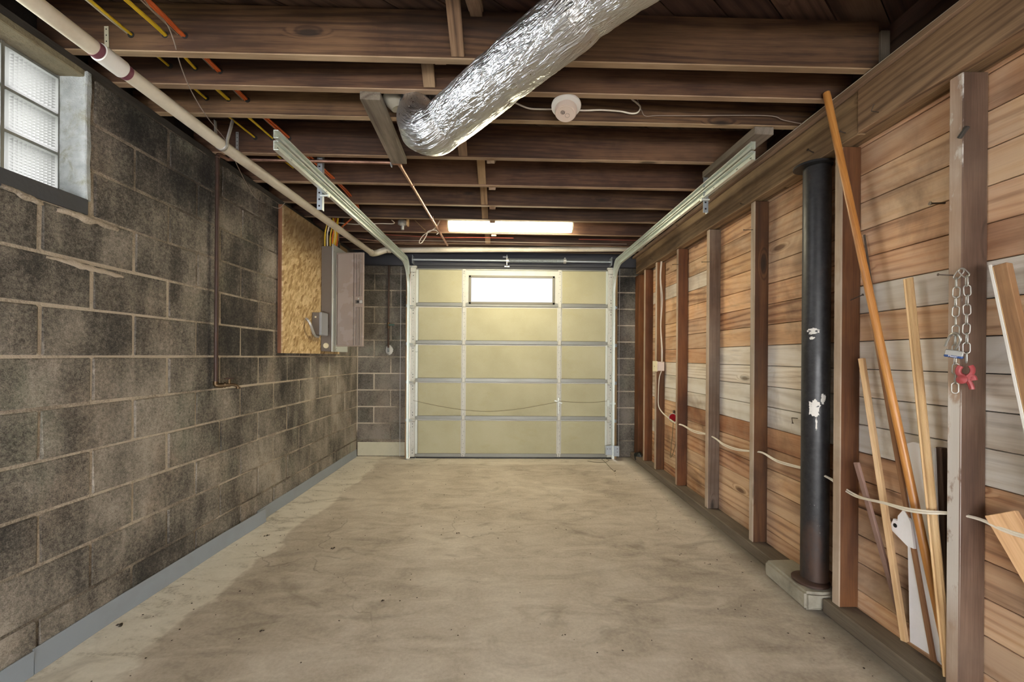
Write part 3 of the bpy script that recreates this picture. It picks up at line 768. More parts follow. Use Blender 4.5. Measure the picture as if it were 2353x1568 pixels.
strip(Y2 - 0.01, YB - 0.02, 0.092, XL + 0.012, XL + 0.008, 0.004)

# ---- behind the photographer: rear wall with an opening added for fill light, grade level outside the block wall
bm = NB(); span(bm, (-2.01, -2.72, 0), (1.9, -2.6, 0.3)); span(bm, (-2.01, -2.72, 1.3), (1.9, -2.6, 2.76))
tag(obj('wall_rear', bm, M['mortar']), 'rear wall behind the camera with an opening added for fill light', None, None, 'structure')
bm = NB(); span(bm, (-9, -6, -0.2), (-2.02, 6, -0.1))
tag(obj('ground_outside', bm, plain('grassy_ground', (0.09, 0.12, 0.05), 0.9, 0, 0.3, 3, 0.2)), 'grassy ground outside the block wall', None, None, 'structure')

# ================================================================== THINGS
# ---- garage door (closed): five sections
door = tag(thing('door_1', 'closed cream sectional garage door with foam panels and one narrow window', None, (DL, 5.0, 0)), kind='structure')
SH = 0.4545; Z0 = 0.016
DX = DR - DL
S1, S2 = onY(1065.5, 820, 5.0).x, onY(1285, 820, 5.0).x
hole_me = None
def screws(parent, pts, r=0.0045):
    global hole_me
    bm = NB()
    for p in pts: box(bm, (p[0], p[1], p[2]), (r * 2, 0.002, r * 2.2))
    return obj('bolt_heads', bm, M['hole'], parent)
def hinge_mesh(kind):
    bm = NB()
    if kind == 'end':
        span(bm, (-0.034, -0.012, -0.028), (0.034, 0.0, 0.016), 0.003)
        cyl(bm, (-0.05, -0.016, -0.004), (0.05, -0.016, -0.004), 0.009, 8)
        span(bm, (-0.030, -0.024, -0.022), (0.030, -0.010, 0.004), 0.004)
    else:
        span(bm, (-0.016, -0.006, -0.07), (0.016, 0.0, 0.06), 0.002)
        cyl(bm, (-0.018, -0.008, 0), (0.018, -0.008, 0), 0.006, 8)
    bmesh.ops.recalc_face_normals(bm, faces=bm.faces[:])
    me = bpy.data.meshes.new('hinge'); bm.to_mesh(me); bm.free(); me.materials.append(M['doorwhite']); return me
HE, HM = hinge_mesh('end'), hinge_mesh('mid')
def roller_mesh():
    bm = NB(); cyl(bm, (-0.03, 0, 0), (0.05, 0, 0), 0.005, 8); cyl(bm, (0.03, 0, 0), (0.048, 0, 0), 0.02, 12)
    me = bpy.data.meshes.new('roller'); bmesh.ops.recalc_face_normals(bm, faces=bm.faces[:]); bm.to_mesh(me); bm.free(); me.materials.append(M['galv_dull']); return me
RO = roller_mesh()
for k in range(5):
    z0, z1 = Z0 + SH * k, Z0 + SH * (k + 1) - 0.004
    bm = NB(); span(bm, (DL, 5.004, z0), (DR, 5.045, z1 + 0.003), 0.002); span(bm, (DL + 0.001, 5.02, z0 - 0.008), (DR - 0.001, 5.04, z0 + 0.01))
    sec = obj('door_section', bm, M['doorwhite'], door)
    for a, b in ((DL + 0.095, S1 - 0.024), (S1 + 0.026, S2 - 0.026), (S2 + 0.024, DR - 0.085)):
        if k == 4 and abs(a - S1) < 0.1: continue
        bm = NB(); span(bm, (a, 4.994, z0 + 0.045), (b, 5.012, z1 - 0.012), 0.003); obj('foam_panel', bm, M['foam'], sec)
    # centre stiles and end stiles
    for xc in (S1, S2):
        bm = NB(); span(bm, (xc - 0.02, 4.984, z0 + 0.01), (xc + 0.02, 5.006, z1 - 0.002), 0.003)
        for sx in (-0.024, 0.024): span(bm, (xc + sx - 0.005, 4.992, z0 + 0.01), (xc + sx + 0.005, 5.006, z1))
        st = obj('stile', bm, M['doorwhite'], sec)
        bm = NB()
        for j in range(7): box(bm, (xc + R.uniform(-0.012, 0.012), 4.983, z0 + 0.07 + j * 0.048), (0.004, 0.002, 0.006))
        for q in (0.03, z1 - z0 - 0.04): 
            for s in (-0.007, 0.007): box(bm, (xc + s * 0.2, 4.983, z0 + q + s * 1.6), (0.008, 0.003, 0.008))
        tag(obj('stile_slots', bm, M['hole'], sec), kind='stuff')
    for xa, xb in ((DL, DL + 0.062), (DR - 0.062, DR)):
        bm = NB(); span(bm, (xa, 4.978, z0 + 0.004), (xb, 5.006, z1 - 0.002), 0.004)
        obj('end_stile', bm, M['doorwhite'], sec)
        bm = NB()
        for j in range(8): box(bm, ((xa + xb) / 2 + R.uniform(-0.018, 0.018), 4.9775, z0 + 0.06 + j * 0.043), (0.004, 0.002, 0.005))
        for q in (0.05, 0.085, z1 - z0 - 0.05, z1 - z0 - 0.085): box(bm, ((xa + xb) / 2 + 0.004, 4.9775, z0 + q), (0.008, 0.003, 0.009))
        tag(obj('stile_slots', bm, M['hole'], sec), kind='stuff')
    for xa, xb in ((DL + 0.062, DL + 0.09), (DR - 0.086, DR - 0.062)):
        bm = NB(); span(bm, (xa, 4.990, z0 + 0.03), (xb, 5.008, z1), 0.002); obj('edge_strip', bm, M['flange'], sec)
    # grey rail along the foot of the section
    for a, b in ((DL + 0.064, S1 - 0.02), (S1 + 0.02, S2 - 0.02), (S2 + 0.02, DR - 0.064)):
        bm = NB(); prism(bm, [(a, 5.006, z0 + 0.002), (a, 4.990, z0 + 0.003), (a, 4.990, z0 + 0.040), (a, 4.996, z0 + 0.045), (a, 5.006, z0 + 0.045)], (b - a, 0, 0))
        obj('rail', bm, M['strutgray'], sec)
    if k < 4:
        for xc in (DL + 0.03, DR - 0.03):
            s = -1 if xc < 0 else 1
            h = obj('hinge', HE, None, sec, False, Matrix.Translation((xc + 0.006 * s, 4.976, z1)))
            obj('roller', RO, None, sec, False, Matrix.Translation((xc + 0.02 * s, 4.950, z1)) @ Matrix.Diagonal((s, 1, 1, 1)))
        for xc in (S1, S2): obj('hinge', HM, None, sec, False, Matrix.Translation((xc, 4.983, z1)))
    else:
        # window with a grey frame in the middle of the top section
        w0, w1 = onY(1077, 699, 4.99), onY(1275, 635, 4.99)
        bm = NB(); span(bm, (S1 + 0.026, 4.998, z0 + 0.045), (S2 - 0.026, 5.01, z1 - 0.01), 0.003)
        obj('window_surround', bm, M['doorwhite'], sec)
        bm = NB(); fw = 0.028
        span(bm, (w0.x, 4.985, w0.z), (w1.x, 5.0, w0.z + fw), 0.004); span(bm, (w0.x, 4.985, w1.z - fw), (w1.x, 5.0, w1.z), 0.004)
        span(bm, (w0.x, 4.985, w0.z), (w0.x + fw, 5.0, w1.z), 0.004); span(bm, (w1.x - fw, 4.985, w0.z), (w1.x, 5.0, w1.z), 0.004)
        obj('window_frame', bm, plain('taupe_window_frame', (0.15, 0.14, 0.11), 0.5, 0, 0.06, 9, 0), sec)
        bm = NB(); span(bm, (w0.x + fw * 0.6, 4.992, w0.z + fw * 0.6), (w1.x - fw * 0.6, 4.996, w1.z - fw * 0.6))
        obj('window_pane', bm, M['lit_pane'], sec)
        for s, xc in ((-1, DL + 0.035), (1, DR - 0.035)):
            bm = NB(); span(bm, (xc - 0.034, 4.955, z1 - 0.05), (xc + 0.034, 4.978, z1 + 0.022), 0.004); span(bm, (xc - 0.045, 4.94, z1 + 0.004), (xc + 0.045, 4.976, z1 + 0.024), 0.003)
            obj('top_bracket', bm, M['doorwhite'], sec)
            obj('roller', RO, None, sec, False, Matrix.Translation((xc + 0.035 * s, 4.935, z1 + 0.012)) @ Matrix.Diagonal((s, 1, 1, 1)))
        bm = NB(); span(bm, (DL, 4.988, z1 - 0.012), (DR, 5.045, z1 + 0.002), 0.002); obj('top_rail', bm, M['strutgray'], sec)
bm = NB(); span(bm, (DL, 4.99, 0.001), (DR, 5.04, 0.014), 0.003); obj('bottom_seal', bm, M['blackmetal'], door)
# lock handle, its two slack cables and the latch bolt
lk = onY(1283, 925, 4.975)
bm = NB(); box(bm, (lk.x, 4.974, lk.z + 0.01), (0.022, 0.016, 0.10), None, 0.004); box(bm, (lk.x, 4.972, lk.z + 0.005), (0.10, 0.006, 0.018), Matrix.Rotation(0.35, 3, 'Y'), 0.002); cyl(bm, (lk.x, 4.98, lk.z), (lk.x, 4.955, lk.z), 0.012, 10); span(bm, (lk.x - 0.008, 4.962, lk.z - 0.14), (lk.x + 0.008, 4.972, lk.z - 0.03), 0.002)
obj('lock_handle', bm, M['flange'], door)
for pix in ([(950, 921), (1000, 932), (1060, 942), (1120, 946), (1180, 942), (1230, 934), (1283, 924)], [(1283, 922), (1320, 925), (1360, 925.5), (1398, 922)]):
    bm = NB(); tube(bm, [onY(a, b, 4.955) for a, b in pix], 0.0022, 6, 4); obj('lock_cable', bm, M['cord'], door)
lt = onY(1404, 928, 4.97)
bm = NB(); span(bm, (lt.x - 0.045, 4.962, lt.z - 0.012), (lt.x + 0.055, 4.974, lt.z + 0.012), 0.003); span(bm, (lt.x - 0.055, 4.95, lt.z - 0.035), (lt.x - 0.02, 4.975, lt.z + 0.05), 0.004)
obj('latch_bolt', bm, M['flange'], door)

# ---- overhead door tracks
def cprof(wid=0.045, dep=0.024, t=0.003, lip=0.007):
    h = wid / 2
    return [(h, 0), (h, dep), (h - lip, dep), (h - lip, dep - t), (h - t, dep - t), (h - t, t), (-h + t, t), (-h + t, dep - t), (-h + lip, dep - t), (-h + lip, dep), (-h, dep), (-h, 0)]
def mirror(p, s): return [(u, v * s) for u, v in p][::(1 if s > 0 else -1)]
def arcpts(X, y0, z0, y1, z1, rad, zend, n=9):
    pts = [V((X, y0, z0)), V((X, y1 - rad, z1))]
    for i in range(1, n + 1):
        a = PI / 2 * i / n
        pts.append(V((X, y1 - rad + rad * math.sin(a), z1 - rad + rad * math.cos(a))))
    pts.append(V((X, y1, zend)))
    return pts
def track(X, s, label, ynear, zu, zl, zu1, zl1):
    t = thing('garage_door_track', label, 'door track', (X, ynear, zl))
    for nm, za, zb, rad, ze, dx in (('upper_rail', zu, zu1, 0.12, 2.20, -0.012), ('lower_rail', zl, zl1, 0.30, 0.02, 0.0)):
        bm = NB(); P = arcpts(X - dx * s * 0 , ynear, za, 4.925 if nm[0] == 'l' else 4.90, zb, rad, ze)
        # profile: u across the rail's height, v toward the door
        n = len(P); prof = cprof(0.046 if nm[0] == 'l' else 0.040)
        rings = []
        for i in range(n):
            tg = (P[min(i + 1, n - 1)] - P[max(i - 1, 0)]).normalized()
            xa = V((-s, 0, 0)); ya = xa.cross(tg).normalized()
            rings.append([bm.verts.new(P[i] + ya * u + xa * v) for u, v in prof])
        for A, B in zip(rings, rings[1:]):
            m = len(prof)
            for k in range(m): bm.faces.new((A[k], A[(k + 1) % m], B[(k + 1) % m], B[k]))
        bm.faces.new(rings[0][::-1]); bm.faces.new(rings[-1])
        rl = obj(nm, bm, M['galv'], t)
        bm = NB()
        for j, yy in enumerate((0.03, 0.16, 0.42, 0.55, 0.60, 0.92, 1.2)):
            q = za + (zb - za) * yy / 2.5
            span(bm, (X + (0.0002 if s < 0 else -0.0002) + s * 0.0 - s * 0.0032, ynear + yy, q - 0.005), (X - s * 0.0036, ynear + yy + 0.016, q + 0.005))
        tag(obj('bolt_slots', bm, M['hole'], rl), kind='stuff')
    # hanger: perforated angle dropped from the joist
    yh = 2.668 if s < 0 else 2.70
    xh = X + s * 0.02
    bm = NB(); zt = JZ(X) + (0.05 if s < 0 else 0.0)
    zb_ = 2.165 if s < 0 else 2.19
    span(bm, (xh - 0.001, yh, zb_), (xh + 0.003, yh + 0.03, zt)); span(bm, (xh - 0.03, yh, zb_), (xh + 0.003, yh + 0.003, zt - 0.01))
    h = obj('hanger_angle', bm, M['galv_dull'], t)
    bm = NB()
    for j in range(7): span(bm, (xh - 0.020, yh - 0.0012, zb_ + 0.02 + j * 0.042), (xh - 0.010, yh + 0.0005, zb_ + 0.03 + j * 0.042))
    tag(obj('punched_holes', bm, M['hole'], h), kind='stuff')
    bm = NB(); cyl(bm, (X - s * 0.03, yh - 0.02, zl - 0.03), (X + s * 0.02, yh - 0.02, zl - 0.03), 0.006, 8); cyl(bm, (X - s * 0.036, yh - 0.02, zl - 0.03), (X - s * 0.027, yh - 0.02, zl - 0.03), 0.012, 6)
    obj('carriage_bolt', bm, M['galv'], t)
    # wall brackets on the jamb
    for zz in (0.6, 1.35, 2.0):
        bm = NB(); span(bm, (X - 0.002, 4.93, zz - 0.03), (X + 0.003, 5.02, zz + 0.03), 0.001); obj('jamb_bracket', bm, M['galv_dull'], t)
    return t
TXL = onY(936, 760, 4.925).x; TXR = onY(1412, 800, 4.925).x
track(TXL, -1, 'galvanised door track by the block wall, curving down beside the breaker panel', 2.08, 2.335, 2.278, 2.365, 2.315)
track(TXR, 1, 'galvanised door track running beside the timber girder on the stud wall side', 2.15, 2.352, 2.298, 2.365, 2.315)
# lift cables hanging straight down beside the door
for px, lab in ((921.5, 'taut steel lift cable between the valve pipe and the door jamb'), (1424, 'taut steel lift cable by the black bag corner')):
    a, b = onY(px, 620, 4.99), onY(px - 2, 1040, 4.99)
    bm = NB(); cyl(bm, (a.x, 4.99, 0.02), (a.x, 4.99, 2.30), 0.0025, 6); tag(obj('lift_cable', bm, M['strap']), lab, 'cable')

# ---- torsion spring bar over the door
tb = thing('torsion_bar', 'grey torsion spring bar on brackets just above the garage door', 'spring bar', (0, 4.95, 2.40))
ta = onY(965, 600, 4.96)
zt = 2.385
bm = NB(); cyl(bm, (DL + 0.02, 4.96, zt), (DR - 0.02, 4.96, zt - 0.004), 0.0125, 12); obj('shaft', bm, M['galv_dull'], tb)
xa, xb = onY(1165, 602, 4.96).x, onY(1297, 603, 4.96).x
bm = NB(); N_ = 60 * 8
pts = [V((xa + (xb - xa) * i / N_, 4.96 + 0.024 * math.cos(2 * PI * i / 8), zt + 0.024 * math.sin(2 * PI * i / 8))) for i in range(N_ + 1)]
sweep(bm, pts, circ(0.0034, 4)); obj('spring', bm, M['galv_dull'], tb, True)
bm = NB(); span(bm, (xa - 0.006, 4.94, zt - 0.06), (xa + 0.004, 5.03, zt + 0.065), 0.002); span(bm, (xa - 0.05, 5.02, zt + 0.05), (xa + 0.012, 5.03, zt + 0.066)); span(bm, (xa - 0.03, 5.02, zt - 0.065), (xa + 0.03, 5.03, zt - 0.05)); cyl(bm, (xa - 0.012, 4.96, zt), (xa + 0.02, 4.96, zt), 0.028, 12)
obj('center_bracket', bm, M['strap'], tb)
bm = NB(); cyl(bm, (xb - 0.012, 4.96, zt), (xb + 0.02, 4.96, zt), 0.03, 10); box(bm, (xb + 0.004, 4.95, zt + 0.03), (0.012, 0.012, 0.02)); obj('winding_cone', bm, M['strap'], tb)
for xx in (DL + 0.03, DR - 0.03):
    bm = NB(); span(bm, (xx - 0.004, 4.93, zt - 0.05), (xx + 0.004, 5.03, zt + 0.05), 0.002); obj('end_bearing_plate', bm, M['galv_dull'], tb)

# ---- fluorescent strip light
fl = thing('fluorescent_light', 'lit fluorescent strip light between the joists before the garage door', 'light', (0.0, 3.97, 2.5))
fa, fb = onZ(1029, 524, 2.44), onZ(1315, 528, 2.44)
yc = 3.97
fa = onY(1029, 520, yc).x; fb = onY(1316, 520, yc).x
bm = NB(); span(bm, (fa, yc - 0.06, 2.505), (fb, yc + 0.06, 2.535), 0.004); obj('housing', bm, M['white_p'], fl)
bm = NB()
prof = [(0.062 * math.cos(a), -0.072 * math.sin(a)) for a in [PI * j / 12 for j in range(13)]]
A = [bm.verts.new((fa + 0.012, yc + u, 2.504 + v)) for u, v in prof]; B = [bm.verts.new((fb - 0.012, yc + u, 2.504 + v)) for u, v in prof]
for k in range(12): bm.faces.new((A[k], A[k + 1], B[k + 1], B[k]))
bm.faces.new((A[0], B[0], B[-1], A[-1])); bm.faces.new(A); bm.faces.new(B[::-1])
obj('lit_lens', bm, M['tube'], fl, True)
for x in (fa, fb - 0.012):
    bm = NB(); prism(bm, [(x, yc + u * 1.03, 2.507 + v * 1.03) for u, v in prof], (0.012, 0, 0)); obj('end_cap', bm, M['ivory'], fl)
for x in (fa + 0.2, fb - 0.2):
    bm = NB(); span(bm, (x - 0.012, yc - 0.03, 2.53), (x + 0.012, yc - 0.026, 2.69)); span(bm, (x - 0.012, yc - 0.03, 2.684), (x + 0.012, yc + 0.02, 2.688)); obj('mounting_strap', bm, M['strap'], fl)

# ---- smoke detector and its cable
sd0 = onZ(1301, 243, JZ(0.25) - 0.012)
sdt = thing('smoke_detector', 'round white smoke detector hanging under the second joist', 'smoke detector', sd0)
ax = V((-0.06, -0.22, -1)).normalized()
bm = NB(); lathe(bm, [(0.066, -0.006), (0.072, 0.0), (0.071, 0.008), (0.062, 0.014), (0.045, 0.014)], sd0, ax, 40); obj('mounting_base', bm, M['white_p'], sdt, True)
ax2 = V((-0.14, -0.34, -1)).normalized()
bm = NB(); lathe(bm, [(0.050, 0.004), (0.054, 0.022), (0.053, 0.040), (0.048, 0.047), (0.0, 0.048)], sd0 + V((0.002, 0.006, 0)), ax2, 40); hd = obj('sensing_head', bm, M['detector'], sdt, True)
c0 = sd0 + V((0.002, 0.006, 0)) + ax2 * 0.049
_, gy, gz = frame_of(ax2, (1, 0, 0))
bm = NB()
for i in range(-2, 3):
    for j in range(-2, 3):
        if i * i + j * j < 6: p = c0 + gy * (-0.014 + i * 0.0045) + gz * (0.006 + j * 0.0045); cyl(bm, p - ax2 * 0.001, p + ax2 * 0.0006, 0.0014, 6)
tag(obj('sounder_holes', bm, M['hole'], hd), kind='stuff')
bm = NB(); pr = [c0 + gy * (0.010 + 0.011 * math.cos(a)) + gz * (-0.008 + 0.011 * math.sin(a)) - ax2 * 0.0006 for a in [2 * PI * k / 16 for k in range(16)]]
sweep(bm, pr, circ(0.0007, 5), None, True); obj('test_button_ring', bm, M['gray_c'], hd)
bm = NB(); pr = [c0 + gy * (0.048 * math.cos(a)) * 0.86 + gz * (0.048 * math.sin(a)) * 0.86 - ax2 * 0.002 for a in [0.2 + 2.2 * k / 12 for k in range(13)]]
sweep(bm, pr, circ(0.003, 6)); obj('grip_ridge', bm, M['detector'], hd, True)
def ptsY(pix, Y): return [onY(a, b, Y) for a, b in pix]
bm = NB(); tube(bm, ptsY([(1110, 215), (1150, 222), (1185, 237), (1215, 249), (1245, 251), (1285, 251), (1340, 254), (1380, 253), (1425, 256), (1450, 261), (1466, 258), (1471, 246), (1462, 236), (1452, 228), (1446, 215)], 2.142), 0.0042, 7, 5)
tag(obj('detector_cable', bm, M['white_c'], None, True), 'pale round cable clipped along the joist behind the smoke detector', 'cable')
bm = NB(); tube(bm, ptsY([(1462, 222), (1468, 238), (1474, 253), (1483, 267), (1510, 266), (1600, 266), (1700, 265), (1775, 267), (1800, 276)], 2.14) + [onX(1845, 285, 1.53)], 0.0018, 6, 5)
tag(obj('bell_wire', bm, M['gray_c'], None, True), 'thin brown wire running on from the detector cable to the girder', 'wire')
# thin wires lying along the girder cap
for k, dx in enumerate((0.0, 0.008, 0.017)):
    P = [V((1.538 + dx * 0.6 + 0.003 * math.sin(2.1 * y + k), y, 2.4545 + 0.003 * k)) for y in [0.5 + 0.4 * i for i in range(11)]]
    if k == 2: P = P[3:]
    bm = NB(); tube(bm, P, 0.0024, 6, 3)
    tag(obj('girder_wire', bm, M['gray_c' if k else 'white_c'], None, True), ('white wire along the outer edge of the girder cap', 'grey wire in the middle of the girder cap', 'short grey wire at the back of the girder cap')[k], 'wire')

# ---- foil duct
DP = [onY(975, 200, 2.085) , onY(962, 232, 2.07), onY(958, 262, 2.0), onY(968, 294, 1.905), onY(1000, 300, 1.835), onY(1043, 267, 1.775), onY(1140, 187, 1.60), onY(1303, 54, 1.385), onY(1420, -42, 1.26), V((0.72, 0.86, 2.36)), V((1.20, 0.42, 2.36))]
du = thing('foil_duct', 'crumpled silver foil duct hanging under the joists', 'duct', DP[5])
P = smoothpts(DP, 14)
rad = []
for i in range(len(P)):
    t = i / 14.0
    r = 0.082 if t < 1.2 else (0.082 + (t - 1.2) / 1.9 * 0.020 if t < 3.1 else 0.101)
    rad.append(r)
# resample evenly
L = [0.0]
for a, b in zip(P, P[1:]): L.append(L[-1] + (b - a).length)
NR = 500; SG = 160
PP, RR = [], []
j = 0
for i in range(NR):
    d = L[-1] * i / (NR - 1)
    while j < len(L) - 2 and L[j + 1] < d: j += 1
    t = (d - L[j]) / max(L[j + 1] - L[j], 1e-6)
    PP.append(P[j].lerp(P[j + 1], t)); RR.append(rad[j] + (rad[j + 1] - rad[j]) * t)
bm = NB(); uvl = bm.loops.layers.uv.new('UVMap')
y = None; rings = []
for i in range(NR):
    tg = (PP[min(i + 1, NR - 1)] - PP[max(i - 1, 0)]).normalized()
    if y is None: _, y, zz = frame_of(tg, (1, 0, 0))
    y = (y - tg * y.dot(tg)).normalized(); zz = tg.cross(y)
    ring = []
    dl = L[-1] * i / (NR - 1)
    for k in range(SG):
        a = 2 * PI * k / SG
        cx_, sx_ = math.cos(a), math.sin(a)
        q = V((cx_ * 1.3, sx_ * 1.3, dl * 2.2))
        big = mnoise.noise(q * 1.6) * 0.005
        a2 = a + dl * 2.2 + 0.5 * mnoise.noise(q * 2.5)        # the creases wander round the duct
        c2, s2 = math.cos(a2), math.sin(a2)
        w1 = abs(mnoise.noise(V((c2 * 6.5, s2 * 6.5, dl * 13))))
        w2 = abs(mnoise.noise(V((c2 * 11, s2 * 11, dl * 30 + 5))))
        amp = 0.6 + 0.8 * (0.5 + 0.5 * mnoise.noise(q * 2.0 + V((7, 3, 1))))
        seam = -0.004 * math.exp(-((dl % 0.36) - 0.18) ** 2 / 0.0006)
        r = RR[i] + big + amp * (0.0030 * (0.28 - w1) + 0.0016 * (0.28 - w2)) + seam
        ring.append(bm.verts.new(PP[i] + (y * cx_ + zz * sx_) * r))
    rings.append(ring)
for i in range(NR - 1):
    for k in range(SG):
        f = bm.faces.new((rings[i][k], rings[i][(k + 1) % SG], rings[i + 1][(k + 1) % SG], rings[i + 1][k]))
        d0, d1 = L[-1] * i / (NR - 1), L[-1] * (i + 1) / (NR - 1)
        for lp, (u, v) in zip(f.loops, ((k / SG, d0), ((k + 1) / SG, d0), ((k + 1) / SG, d1), (k / SG, d1))): lp[uvl].uv = (v * 1.6, u)
bm.faces.new(rings[0][::-1]); bm.faces.new(rings[-1])
obj('foil_wrap', bm, M['foil'], du, True)
# torn brown paper round the collar and the flange board
bm = NB()
cc = onY(1010, 240, 2.11)
for k in range(16):
    a = 2 * PI * k / 16
    p = cc + V((0.075 * math.cos(a), 0.02 * math.sin(a), 0.055 * math.sin(a)))
    box(bm, p, (0.05, 0.012, 0.045), Matrix.Rotation(R.uniform(0, 3), 3, 'Y'), 0.003)
for v in bm.verts: v.co += mnoise.noise_vector(v.co * 40) * 0.012
tag(obj('torn_kraft_facing', bm, wood('torn_kraft_paper', (0.05, 0.03, 0.02), (0.13, 0.085, 0.06), (0.22, 0.16, 0.12), 30, 0.5, 0.1, None, 0, (0.03, 0.02, 0.015), 0.5, False), du), kind='stuff')
bm = NB(); c1 = onY(905, 228, 2.07); lathe(bm, [(0.02, -0.05), (0.05, -0.02), (0.045, 0.02), (0.03, 0.05)], c1, (0.4, 0.1, -1), 12); obj('mastic_lump', bm, M['concrete'], du, True)

# ---- flat timber nailed across the joist undersides beside the duct, and the track support timber
a, b = onZ(856, 226, JZ(-0.6) - 0.012), onZ(908, 350, JZ(-0.6) - 0.012)
nb = board('nailer_board', (a.x, 1.95, JZ(-.6) - 0.020), (b.x, 2.60, JZ(-.6) - 0.020), 0.095, 0.038, (1, 0, 0), M['graywood'])
tag(nb, 'weathered grey board nailed under the joists beside the duct elbow', 'board')
a = onZ(1742, 292, JZ(1.3) - 0.03)
tbm = board('track_support', (1.365, 2.17, JZ(1.36) - 0.021), (1.345, 2.71, JZ(1.36) - 0.021), 0.105, 0.04, (1, 0, 0), M['graywood'])
tag(tbm, 'short grey timber above the end of the door track by the girder', 'timber')
# perforated strap offcuts on joist faces
def pstrap(pa, pb, Y, wid, mat, label):
    a, b = onY(*pa, Y), onY(*pb, Y)
    d = (b - a); L_ = d.length; d.normalize()
    t = thing('perforated_strap', label, 'strap', a)
    sd = d.cross(V((0, 1, 0))).normalized()
    bm = NB(); prism(bm, [a + sd * wid / 2, b + sd * wid / 2, b - sd * wid / 2, a - sd * wid / 2], (0, 0.0025, 0)); obj('strip', bm, M[mat], t)
    bm = NB(); n = max(3, int(L_ / 0.02))
    for i in range(n):
        p = a + d * (L_ * (i + 0.5) / n); s = wid * 0.22
        box(bm, p + V((0, -0.0005, 0)), (s, 0.001, s * 1.1))
    tag(obj('strap_holes', bm, M['hole'], t), kind='stuff')
pstrap((244, 60), (245, 116), 1.721, 0.017, 'strap_cream', 'cream perforated strap nailed on the nearest joist beside the drain pipe')
pstrap((545, 303), (545, 347), 2.574, 0.017, 'strap', 'grey perforated strap on the joist between the drain pipe and the track end')

# ---- drain pipe along the block wall, elbow, then across in front of the door
def pd(px, py, Y): return onY(px, py, Y)
YA = [1.10, 1.60, 1.72, 2.23, 3.4, 4.58]
q0 = onY(227, 119, 1.585); q1 = onY(512, 335, 2.22); q2 = onY(852, 580, 4.58)
d0 = (q1 - q0) / (q1.y - q0.y)
q00 = q0 - d0 * (q0.y - 0.35)
dp = thing('drain_pipe', 'yellowed white plastic drain pipe along the block wall and over the door', 'pipe', q1)
PR = 0.0295
bm = NB(); cyl(bm, q00, q1, PR, 24); cyl(bm, q1, q2, PR, 24); obj('long_run', bm, M['pvc'], dp, True)
u = (q1 - q0).normalized()
bm = NB(); lathe(bm, [(PR, -0.001), (PR + 0.0055, 0.0), (PR + 0.0055, 0.088), (PR, 0.089)], q0 + u * 0.0, u, 28); obj('coupling', bm, M['white_p'], dp, True)
for o_ in (-0.022, 0.090):
    bm = NB(); cyl(bm, q0 + u * o_, q0 + u * (o_ + 0.02), PR + 0.0012, 28); obj('primer_band', bm, M['primer'], dp, True)
e1, e2 = onY(880, 575, 4.72), onY(1448, 572, 4.74)
e1.z -= 0.0
el = smoothpts([q2, q2 + (q2 - q1).normalized() * 0.05, (q2 + (q2 - q1).normalized() * 0.10).lerp(e1, 0.4), e1.lerp(e2, 0.01), e1.lerp(e2, 0.03)], 6)
bm = NB(); sweep(bm, el, circ(PR + 0.005, 20)); obj('elbow', bm, M['pvc'], dp, True)
bm = NB(); cyl(bm, e1, e2 + (e2 - e1) * 0.05, PR, 24); obj('cross_run', bm, M['pvc'], dp, True)
bm = NB(); cyl(bm, e1.lerp(e2, 0.035), e1.lerp(e2, 0.045), PR + 0.0045, 20); obj('primer_ring', bm, M['primer'], dp, True)
def hanger(c, axis, ztop, label, mat='strap', wd=0.02, skew=0.03):
    c = V(c); d = V(axis).normalized(); sd = d.cross(V((0, 0, 1))).normalized(); up = sd.cross(d)
    t = thing('pipe_strap', label, 'strap', c)
    r = PR + 0.002
    pts = [c + sd * (r + skew) + V((0, 0, ztop - c.z)), c + sd * r * 1.02 + up * r * 0.9] + [c + sd * r * math.cos(a) - up * r * math.sin(a) for a in [PI * k / 12 for k in range(13)]] + [c - sd * r * 1.02 + up * r * 0.9, c - sd * (r + 0.004) + V((0, 0, ztop - c.z))]
    bm = NB(); rr = []
    for p in pts: rr.append((bm.verts.new(p - d * wd / 2), bm.verts.new(p + d * wd / 2)))
    for A, B in zip(rr, rr[1:]): bm.faces.new((A[0], A[1], B[1], B[0]))
    o = obj('strap_loop', bm, M[mat], t, True)
    sm = o.modifiers.new('thickness', 'SOLIDIFY'); sm.thickness = 0.0018
hanger(q0 + (q1 - q0) * 0.985, q1 - q0, 2.47, 'grey metal strap hanging the drain pipe, nearest the camera')
hanger(onY(782, 530, q1.y + (q2.y - q1.y) * ((1 / 290 - 1 / 648) / (1 / 310 - 1 / 648)) if False else 3.95), q2 - q1, 2.47, 'thin metal strap hanging the drain pipe beside the breaker panel', 'galv_dull', 0.012, 0.0)
hanger(e1.lerp(e2, 0.02), e2 - e1, 2.48, 'dark strap at the drain pipe elbow near the door', 'iron', 0.014, 0.0)

